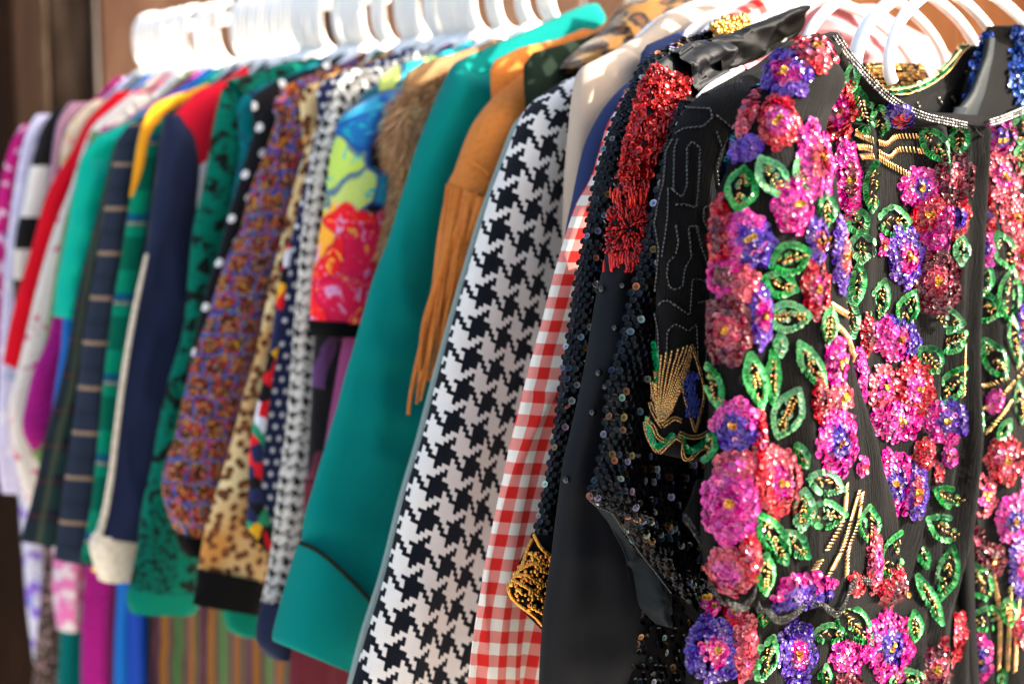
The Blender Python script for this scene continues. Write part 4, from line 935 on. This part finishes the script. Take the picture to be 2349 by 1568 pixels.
g.loft('sleeve', [(.075, -.13, -.155), (.06, -.15, -.19), (.02, -.17, -.24), (-.06, -.19, -.275), (-.18, -.205, -.30), (-.33, -.215, -.325), (-.40, -.22, -.33)], 'crinkled_chiffon', h=.030, hb=.012, fold=.010, fu=17, fv=1.4, N=70, K=60, e=.7, uz=True)
rs = g.last
LAY = [sv, rp, rs, fp]
def surf(x, y):
    for L_ in LAY:
        q = hit(L_[1], x, y)
        if q and q[1].dot(-q[0].normalized()) > .08: return q, L_
    return None, None
PAL = dict(pu=(.045, .012, .23), vi=(.085, .026, .29), ma=(.42, .001, .17), pk=(.50, .03, .25), co=(.42, .045, .08), re=(.36, .002, .014), bu=(.10, .002, .013), lp=(.52, .13, .29))
def flower(cx, cy, rx, ry, outer, inner, rot=0, split=None, gold=True):
    q0, L_ = surf(cx, cy)
    if q0 is None: return
    bv = L_[1]; P0 = q0[0]; bt = Bits(); ph = math.radians(rot); Rm = (rx+ry)/2
    nr = max(4, int(Rm/6.0)); seed = random.random()*50
    for j in range(nr, 0, -1):
        f = j/nr; n = max(4, int(2*math.pi*math.sqrt((rx*rx+ry*ry)/2)*f/6.6)); a0 = random.random()*6
        for k in range(n):
            a = a0+2*math.pi*k/n+random.gauss(0, .06)
            wob = 1+.09*math.sin(a*7+seed)+.07*noise.noise(Vector((math.cos(a)*2, math.sin(a)*2, seed)))
            ff = f*wob+random.gauss(0, .02)
            ex, ey = rx*ff*math.cos(a), ry*ff*math.sin(a)
            x = cx+ex*math.cos(ph)-ey*math.sin(ph); y = cy+ex*math.sin(ph)+ey*math.cos(ph)
            q = hit(bv, x, y)
            if q is None: continue
            rad3 = q[0]-P0
            rad3 = rad3-q[1]*rad3.dot(q[1])
            if rad3.length > Rm*.00075: continue
            rd = rad3.normalized() if rad3.length > 1e-5 else PD
            tilt = random.gauss(.36, .22)*(1 if f > .25 else .6)
            N_ = (q[1]*math.cos(tilt)+rd*math.sin(tilt)*(1 if random.random() < .8 else -1)+Vector([random.gauss(0, .14) for _ in range(3)]))
            o_ = outer; i_ = inner
            if split is not None and math.cos(a-math.radians(split)) > .15: o_ = SPL.get(outer, 'pu')
            c = PAL[o_] if f > .52+random.gauss(0, .05) else PAL[i_]
            if .42 < f < .6 and random.random() < .15: c = PAL['lp']
            P = q[0]+q[1]*(.0014+.0034*(1-f*f)+random.uniform(0, .0014))
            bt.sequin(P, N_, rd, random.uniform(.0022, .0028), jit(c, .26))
    o = bt.build('sequin_flower', 'sequin', L_[0], smooth=False)
    if gold and o:
        b3 = Bits()
        for _ in range(7):
            q = hit(bv, cx+random.gauss(0, 4), cy+random.gauss(0, 4))
            if q: b3.sequin(q[0]+q[1]*random.uniform(.006, .0085), q[1]+Vector([random.gauss(0, .5) for _ in range(3)]), UP, .0023, jit((.55, .26, .02), .2))
        b3.build('gold_centre', 'foil_sequin', L_[0], smooth=False)
    if o: FL.append(o)
FL = []
SPL = dict(pk='pu', ma='pu', bu='re', re='bu', co='re', pu='co')
FLW = [(1803, 173, 52, 52, 'vi', 'ma'), (1870, 119, 50, 42, 're', 'co'), (1785, 282, 40, 56, 're', 'pk'), (1917, 245, 42, 70, 're', 'ma'), (1868, 367, 36, 86, 'pk', 'co', -8), (1941, 410, 29, 88, 'ma', 'bu', -4), (1818, 470, 42, 60, 'ma', 'pk'), (1718, 258, 16, 55, 'co', 'co', 20, None, False), (1713, 343, 38, 22, 'vi', 'vi', -25, None, False), (2063, 265, 34, 26, 'pu', 're', 25, None, False),
       (2189, 408, 42, 58, 'bu', 'co'), (2108, 432, 45, 45, 'ma', 'vi', -45), (2128, 488, 46, 38, 're', 'co', -40), (2162, 505, 26, 34, 'ma', 'ma', 0, None, False), (2196, 500, 22, 48, 're', 'pu', 10, None, False),
       (2295, 313, 38, 34, 'ma', 'vi'), (2295, 405, 48, 52, 'co', 'ma'), (2257, 493, 24, 45, 're', 'vi'), (2322, 495, 35, 45, 'co', 're'),
       (1655, 538, 24, 82, 're', 'bu', 0, None, False), (1720, 546, 46, 66, 'pk', 'pu', -30, 70), (1664, 633, 38, 42, 'ma', 'bu', 0, None, False), (1703, 650, 34, 38, 'co', 'co', 20, None, False), (1670, 755, 50, 78, 'bu', 'co'), (1744, 722, 22, 70, 'vi', 'ma'), (1873, 552, 20, 50, 'vi', 'co'), (1868, 660, 28, 62, 're', 'ma'), (1931, 582, 24, 82, 'vi', 'co'),
       (2074, 589, 42, 70, 'vi', 'ma', -8), (2148, 647, 52, 74, 'bu', 'co'), (2145, 548, 30, 24, 'ma', 'ma', 30, None, False), (2050, 776, 56, 46, 'ma', 'pk', 20, -40), (1989, 769, 15, 46, 're', 'bu', 0, None, False), (2019, 888, 32, 50, 'co', 'ma'), (2094, 888, 44, 66, 're', 'pk'), (2053, 963, 58, 46, 'ma', 'pk'), (2169, 965, 48, 50, 'ma', 'vi', 0, -30),
       (1914, 827, 24, 54, 'ma', 'pk'), (1924, 909, 26, 28, 'co', 'co'), (1878, 915, 16, 50, 're', 'bu', 0, None, False), (1915, 1010, 44, 78, 'ma', 'pu'), (1968, 870, 16, 72, 'pk', 'ma', 0, None, False), (1688, 975, 48, 58, 'pk', 'pu', 0, 90), (1740, 1020, 9, 76, 're', 're', 0, None, False),
       (1678, 1153, 60, 88, 'pk', 'ma'), (1689, 1066, 46, 32, 'co', 'pk', 0, None, False), (1782, 1105, 50, 76, 'co', 'ma', 0, 120), (2043, 1109, 52, 76, 'ma', 'pu'), (2101, 1124, 22, 62, 'vi', 'co'), (1672, 1308, 44, 56, 'co', 'pk', -30, None, False), (1720, 1277, 20, 58, 're', 'co', 0, None, False), (1838, 1356, 72, 40, 'ma', 'vi', -12, 90, False),
       (1590, 1127, 13, 54, 'co', 'co', 8, None, False), (2061, 1357, 46, 58, 're', 'bu'), (2003, 1284, 16, 70, 'co', 'pk', 0, None, False), (2035, 1481, 52, 78, 'ma', 'pu'), (1944, 1503, 44, 34, 'ma', 'ma', 0, None, False), (1634, 1489, 56, 74, 'pu', 'ma'), (1707, 1480, 26, 76, 'co', 'co', 0, None, False), (1824, 1496, 42, 74, 'pu', 'ma'),
       (2305, 1054, 42, 52, 're', 'co'), (2247, 1138, 34, 45, 'co', 'pk'), (2320, 1190, 34, 54, 'pk', 'pu'), (2229, 1237, 30, 34, 'bu', 'co'), (2273, 1281, 30, 36, 'bu', 'bu'), (2335, 1295, 20, 72, 'vi', 'ma'), (2148, 1525, 46, 46, 'bu', 'co'), (2185, 1463, 26, 60, 're', 're', 10, None, False), (2246, 1507, 28, 52, 'ma', 'pu'), (1944, 1562, 36, 16, 'bu', 'bu', 0, None, False),
       (2257, 572, 22, 46, 'pk', 'vi', 0, None, False), (2339, 580, 22, 60, 'co', 're'), (2343, 755, 14, 52, 'vi', 're'), (2350, 1120, 20, 46, 'pk', 're'), (2340, 1440, 18, 40, 're', 'pk')]
for f_ in FLW: flower(*f_)
def leaf(cx, cy, hl, hw, rot):
    q0, L_ = surf(cx, cy)
    if q0 is None: return
    bv = L_[1]; ph = math.radians(rot); bt = Bits(); b3 = Bits(); P0 = q0[0]; base = random.choice([(.02, .24, .05), (.06, .32, .10), (.015, .17, .04), (.13, .38, .18)])
    def pt(a, b_): return cx+a*math.cos(ph)-b_*math.sin(ph), cy+a*math.sin(ph)+b_*math.cos(ph)
    out = []
    for i in range(17): s_ = i/16; out.append(pt(hl*(2*s_-1), hw*math.sin(math.pi*s_)**1.0))
    for i in range(17): s_ = 1-i/16; out.append(pt(hl*(2*s_-1), -hw*math.sin(math.pi*s_)**1.0))
    pts = poly(out, 5.0)
    for i in range(len(pts)-1):
        q = hit(bv, *pts[i]); q2 = hit(bv, *pts[i+1])
        if not q or not q2 or (q[0]-P0).length > hl*.0007: continue
        d = (q2[0]-q[0])
        if d.length > .02 or d.length < 1e-6: continue
        d.normalize(); bt.sequin(q[0]+q[1]*(.0022+random.uniform(0, .0008)), q[1]+d*.38+Vector([random.gauss(0, .16) for _ in range(3)]), d, random.uniform(.0025, .0030), jit(base, .2))
    m = max(3, int(hl/6))
    for i in range(m):                                     # gold bugle veins with a green sequin at each foot
        s_ = -.62+1.24*i/(m-1)
        for sg in (-1, 1):
            if hw < 15 and sg > 0 and i % 2: continue
            if random.random() < .25: continue
            A_ = pt(hl*s_+random.gauss(0, 1.5), sg*random.uniform(0, 3)); D_ = pt(hl*s_+random.uniform(3, 9), sg*min(hw*.5, 9)*random.uniform(.6, 1.2))
            q, q2 = hit(bv, *A_), hit(bv, *D_)
            if q and q2 and (q[0]-q2[0]).length < .012: b3.bugle(q[0]+q[1]*.0022, q2[0]+q2[1]*.003, .00085, jit((.36, .20, .07), .25))
            if q2 and hw > 13 and random.random() < .6: bt.sequin(q2[0]+q2[1]*.002, q2[1]+Vector([random.gauss(0, .3) for _ in range(3)]), UP, .0022, jit(base, .2))
    o = bt.build('sequin_leaf', 'sequin', L_[0], smooth=False)
    b3.build('gold_vein_beads', 'metal_bead', L_[0])
LVS = [(1950, 175, 34, 14, 95), (1975, 250, 52, 20, 78), (2015, 275, 38, 20, 100), (2141, 330, 48, 24, 55), (2199, 316, 34, 20, 85), (1771, 408, 48, 28, 60), (1703, 435, 46, 30, 100), (1836, 401, 30, 18, 70), (2002, 428, 56, 18, 97), (1965, 507, 34, 24, 60), (2043, 507, 38, 32, 0), (1890, 480, 34, 20, 90), (2339, 296, 28, 24, 90), (2342, 360, 30, 20, 80),
       (1975, 565, 34, 28, 90), (1808, 592, 46, 32, -20), (1785, 650, 38, 26, 20), (1802, 725, 50, 30, 0), (1965, 650, 46, 14, 95), (2012, 688, 46, 20, 105), (2077, 708, 42, 22, 112), (1948, 722, 50, 16, 80), (2169, 735, 40, 26, 10), (2179, 780, 40, 26, -20), (2131, 824, 36, 28, 45), (2179, 885, 52, 24, 125), (1730, 871, 62, 20, 78), (1768, 861, 60, 14, 92), (1856, 836, 58, 20, 60), (1802, 946, 60, 32, 115), (1642, 885, 50, 16, 75),
       (2301, 575, 44, 22, 70), (2312, 674, 60, 24, 95), (2257, 705, 38, 30, 20), (2278, 820, 50, 24, 60), (2322, 780, 60, 12, 82), (2335, 922, 46, 14, 85), (2233, 950, 50, 14, 75),
       (1889, 1105, 40, 24, 20), (1889, 1178, 44, 28, 0), (1838, 1166, 46, 24, 95), (1769, 1233, 62, 26, 60), (1820, 1246, 40, 22, 40), (1752, 1313, 42, 16, 90), (1988, 1200, 40, 24, 90), (2043, 1270, 56, 24, 112), (2178, 1140, 42, 20, 25), (2165, 1211, 46, 26, 30), (2170, 1313, 62, 24, 105), (1951, 1427, 62, 32, 45), (1897, 1450, 38, 20, 0), (1754, 1507, 52, 22, 108), (2072, 1554, 40, 20, -10), (2130, 1372, 62, 12, 62), (2094, 1434, 32, 16, 90), (2243, 1330, 52, 26, 60), (2262, 1416, 46, 24, 160), (2310, 1400, 30, 18, 80)]
for l_ in LVS: leaf(*l_)
random.seed(99)
occ = [(f[0], f[1], f[2]+3, f[3]+3) for f in FLW]+[(l[0], l[1], (abs(l[2]*math.cos(math.radians(l[4])))+l[3]), (abs(l[2]*math.sin(math.radians(l[4])))+l[3]*.8)) for l in LVS]
occ += [(2040, 335, 90, 50), (1920, 1220, 70, 110), (2300, 1430, 50, 110), (1895, 190, 60, 60), (1640, 200, 90, 200)]
added = 0
for _ in range(4200):
    if added > 60+46*(_ > 2600): break
    x, y = (random.uniform(1600, 2345) if _ < 2600 else random.uniform(2365, 2760)), random.uniform(310, 1560); rr = random.choice((20, 24, 28, 32))
    if any(((x-o[0])/(o[2]+rr*.62))**2+((y-o[1])/(o[3]+rr*.72))**2 < 1 for o in occ): continue
    if 2205 < x < 2245: continue
    q0, L_ = surf(x, y)
    if q0 is None: continue
    added += 1; occ.append((x, y, rr*.8, rr))
    if random.random() < .5: flower(x, y, rr*.7, rr, random.choice(['ma', 're', 'co', 'vi', 'bu', 'pk']), random.choice(['ma', 'co', 'pk', 're']), random.uniform(-20, 20), None, random.random() < .5)
    else: leaf(x, y, rr*1.15, rr*.5, random.uniform(55, 125))
ST = [[(1958, 303), (1985, 316), (2026, 330), (2053, 313), (2108, 313)], [(1965, 337), (1992, 340), (2033, 360), (2060, 343), (2121, 347)], [(1972, 360), (2002, 360), (2043, 381), (2087, 405)], [(1904, 701), (1920, 710), (1938, 722)], [(1910, 742), (1934, 766), (1948, 796), (1960, 840)], [(2210, 793), (2208, 850), (2206, 912)], [(2237, 728), (2236, 800), (2232, 861)], [(2250, 885), (2308, 864), (2342, 827)], [(2254, 936), (2298, 902), (2349, 844)], [(2261, 990), (2298, 946), (2318, 915)],
      [(1937, 1110), (1930, 1186), (1897, 1251), (1864, 1306)], [(1966, 1124), (1944, 1200), (1926, 1259), (1893, 1324)], [(1972, 1131), (1962, 1200), (1941, 1259), (1937, 1321)], [(2276, 1321), (2291, 1408), (2287, 1536)], [(2315, 1343), (2312, 1440), (2309, 1543)], [(2335, 1361), (2328, 1450), (2324, 1543)]]
for s_ in ST:
    q0, L_ = surf(*s_[len(s_)//2])
    if q0: bt = Bits(); rope(bt, L_[1], s_, (.50, .30, .12), step=6.6); bt.build('gold_rope_stem', 'metal_bead', L_[0])
# neckline of three rows of mirror bugles
bt = Bits()
for k in range(3):
    o_ = k*6.4
    P = [(1922-o_*.9, 76+o_*.5), (1948-o_*.9, 116+o_*.5), (1985-o_*.8, 160+o_*.7), (2028-o_*.6, 206+o_*.8), (2072-o_*.5, 238+o_), (2120-o_*.3, 260+o_), (2170-o_*.1, 272+o_), (2218, 282+o_)]
    q = [(PX(x, y, g.t-.023-.001*(k % 2)), FR) for x, y in smoothpoly(P, 10.5)]
    for i in range(len(q)-1):
        A, D = q[i][0], q[i+1][0]
        if (A-D).length < .03: bt.bugle(A.lerp(D, .08), A.lerp(D, .92), .0010, jit(random.choice([(.30, .29, .27), (.20, .19, .18), (.05, .05, .05)]), .1))
bt.build('beaded_neckline', 'metal_bead', fp[0])
bt = Bits()
for k in range(3):
    o_ = k*6.4; q = [(PX(x, y, g.t-.023-.001*(k % 2)), FR) for x, y in smoothpoly([(2268, 276+o_), (2300, 266+o_), (2349, 246+o_), (2400, 226+o_)], 10)]
    for i in range(len(q)-1):
        if (q[i][0]-q[i+1][0]).length < .03: bt.bugle(q[i][0].lerp(q[i+1][0], .07), q[i][0].lerp(q[i+1][0], .93), .0011, jit(random.choice([(.30, .29, .27), (.20, .19, .18), (.05, .05, .05)]), .1))
bt.build('beaded_neckline', 'metal_bead', rp[0])
DK = (.012, .012, .012)
for pts in ([(1627, 1332), (1645, 1346), (1660, 1376), (1681, 1394), (1707, 1387), (1725, 1361), (1729, 1346)], [(1736, 1379), (1754, 1408), (1780, 1423), (1813, 1408), (1849, 1376), (1879, 1390), (1908, 1408), (1926, 1387), (1948, 1339), (1988, 1335)], [(1568, 1189), (1580, 1200), (1596, 1226), (1612, 1251)]):
    bt = Bits()
    for k in range(3):
        P = [(x, y+(k-1)*6.5-4) for x, y in pts]
        q = surf_line(sv[1], smoothpoly(P, 9.5), .004, g.t-.05) if pts[0][0] > 1600 else [(PX(x, y, g.t-.009), FR) for x, y in smoothpoly(P, 9.5)]
        for i in range(len(q)-1):
            d = (q[i][0]-q[i+1][0]).length
            if d < .03: bt.bugle(q[i][0].lerp(q[i+1][0], .06), q[i][0].lerp(q[i+1][0], .94), .0011, jit(random.choice([DK, DK, (.06, .06, .055)]), .2))
    bt.build('beaded_hem', 'black_sequin', sv[0])
# hook and cord at the neck
tube('neck_hook', [hit(fp[1], 2222, 296)[0]+FR*.006, PX(2244, 306, g.t-.02), PX(2258, 318, g.t-.016)], .0012, 'black_cloth', g.root, n=6)
g.loft('back_panel', [(-.02+.08, .10, -.12), (.03, .17, -.19), (-.05, .185, -.20), (-.3, .18, -.2), (-.62, .2, -.22)], 'crinkled_chiffon', h=.005, dt=.012, fold=.003, uz=True, N=30, K=24)

# ------------------------------------------------------------------ hangers at the near end
NH = [(-.012, 'white plastic hanger in front, holding the floral sequin jacket'), (.022, 'white plastic hanger holding the blue sequin jacket'), (.045, 'white plastic hanger holding the black crepe jacket'), (.085, 'white plastic hanger holding the batwing top'), (.12, 'white plastic hanger holding the black satin robe'), (.165, 'white plastic hanger holding the gold cuffed sequin jacket'), (.21, 'white plastic hanger holding the gingham dress'), (.245, 'white plastic hanger holding the navy shirt'), (.285, 'white plastic hanger holding the beige jacket')]
for t_, lb in NH:
    hanger(t_, lb, 'white hangers holding the near garments', yaw=random.uniform(-.12, .12), r=.0052, dz=random.uniform(-.004, .008), bar=False, drop=.055)

# ------------------------------------------------------------------ long garments hanging lower, behind the row
def low(name, label, cat, t, rows, m, **k):
    g = G(name, label, cat, t, 'long garments showing below the row')
    g.loft('skirt', rows, m, h=.02, fold=.010, fu=30, fv=.8, N=50, top=0, **k); return g
low('floral_skirt', 'violet and white floral skirt at the bottom far left', 'skirt', 1.56, [(1100, 40, 130), (1250, 50, 125), (1400, 62, 118), (1500, 75, 120), (1600, 85, 120), (1750, 90, 120)], 'purple_floral')
low('dark_floral_skirt', 'dark skirt with tiny blossoms beside the violet floral skirt', 'skirt', 1.53, [(1150, 100, 150), (1280, 100, 150), (1400, 92, 145), (1500, 80, 140), (1600, 75, 140), (1750, 70, 140)], 'brown_floral')
low('teal_skirt', 'deep teal velvet skirt below the pink satin panel', 'skirt', 1.47, [(1200, 140, 230), (1430, 138, 200), (1500, 135, 195), (1600, 130, 195), (1750, 130, 195)], 'teal_velvet')
low('pink_satin_top', 'pink satin top with pale shimmering pattern below the windowpane blazer', 'top', 1.44, [(1180, 120, 220), (1290, 122, 210), (1340, 120, 205), (1400, 124, 202), (132, 1442, 195, 1438)], 'pink_sheen')
low('boucle_skirt', 'magenta flecked boucle skirt hanging below the cream cuff', 'skirt', 1.40, [(1180, 190, 290), (1300, 196, 285), (1400, 190, 272), (1500, 187, 266), (1600, 186, 262), (1750, 185, 262)], 'magenta_boucle')
low('blue_satin_dress', 'bright blue satin dress beside the magenta boucle skirt', 'dress', 1.37, [(1180, 265, 310), (1330, 268, 300), (1450, 262, 300), (1600, 258, 296), (1750, 256, 296)], 'cobalt_satin')
low('royal_blue_dress', 'royal blue dress seen just left of the striped blanket cloth', 'dress', 1.35, [(1180, 285, 360), (1400, 290, 350), (1500, 292, 350), (1600, 292, 348), (1750, 292, 348)], 'royal_satin')
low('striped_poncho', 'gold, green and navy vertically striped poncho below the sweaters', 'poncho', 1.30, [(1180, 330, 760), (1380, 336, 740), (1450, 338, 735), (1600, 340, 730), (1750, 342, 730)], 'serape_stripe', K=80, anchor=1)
low('maroon_skirt', 'dusty maroon skirt peeping beside the teal cuff', 'skirt', .66, [(1100, 700, 790), (1300, 690, 800), (1500, 666, 800), (1600, 660, 800), (1750, 655, 800)], 'maroon_wool')
low('plum_dress', 'plum satin dress in the dark gap left of the teal coat', 'dress', .63, [(760, 790, 860), (900, 765, 850), (1050, 740, 830), (1200, 715, 800), (1330, 700, 790)], 'plum_satin')
g = G('green_ribbed_sweater', 'green sweater whose ribbed hem hangs below the leopard jacket', 'sweater', .83)
g.loft('ribbed_welt', [(500, 1340, 650, 1350), (512, 1392, 650, 1400), (522, 1440, 640, 1450), (545, 1456, 620, 1456)], 'green_knit', h=.02, fold=.004, top=0)
g.body('green_knit', zs=.03, uw=.15, hem=-.35)
g = G('navy_ribbed_jumper', 'navy jumper whose ribbed cuff shows beside the teal cuff', 'jumper', .68)
g.loft('cuff', [(600, 1380, 700, 1400), (588, 1440, 690, 1450), (592, 1478, 680, 1490), (620, 1508, 664, 1508)], 'navy_wool', h=.018, fold=.003, top=0)
g.body('navy_wool', zs=.03, uw=.15, hem=-.3)
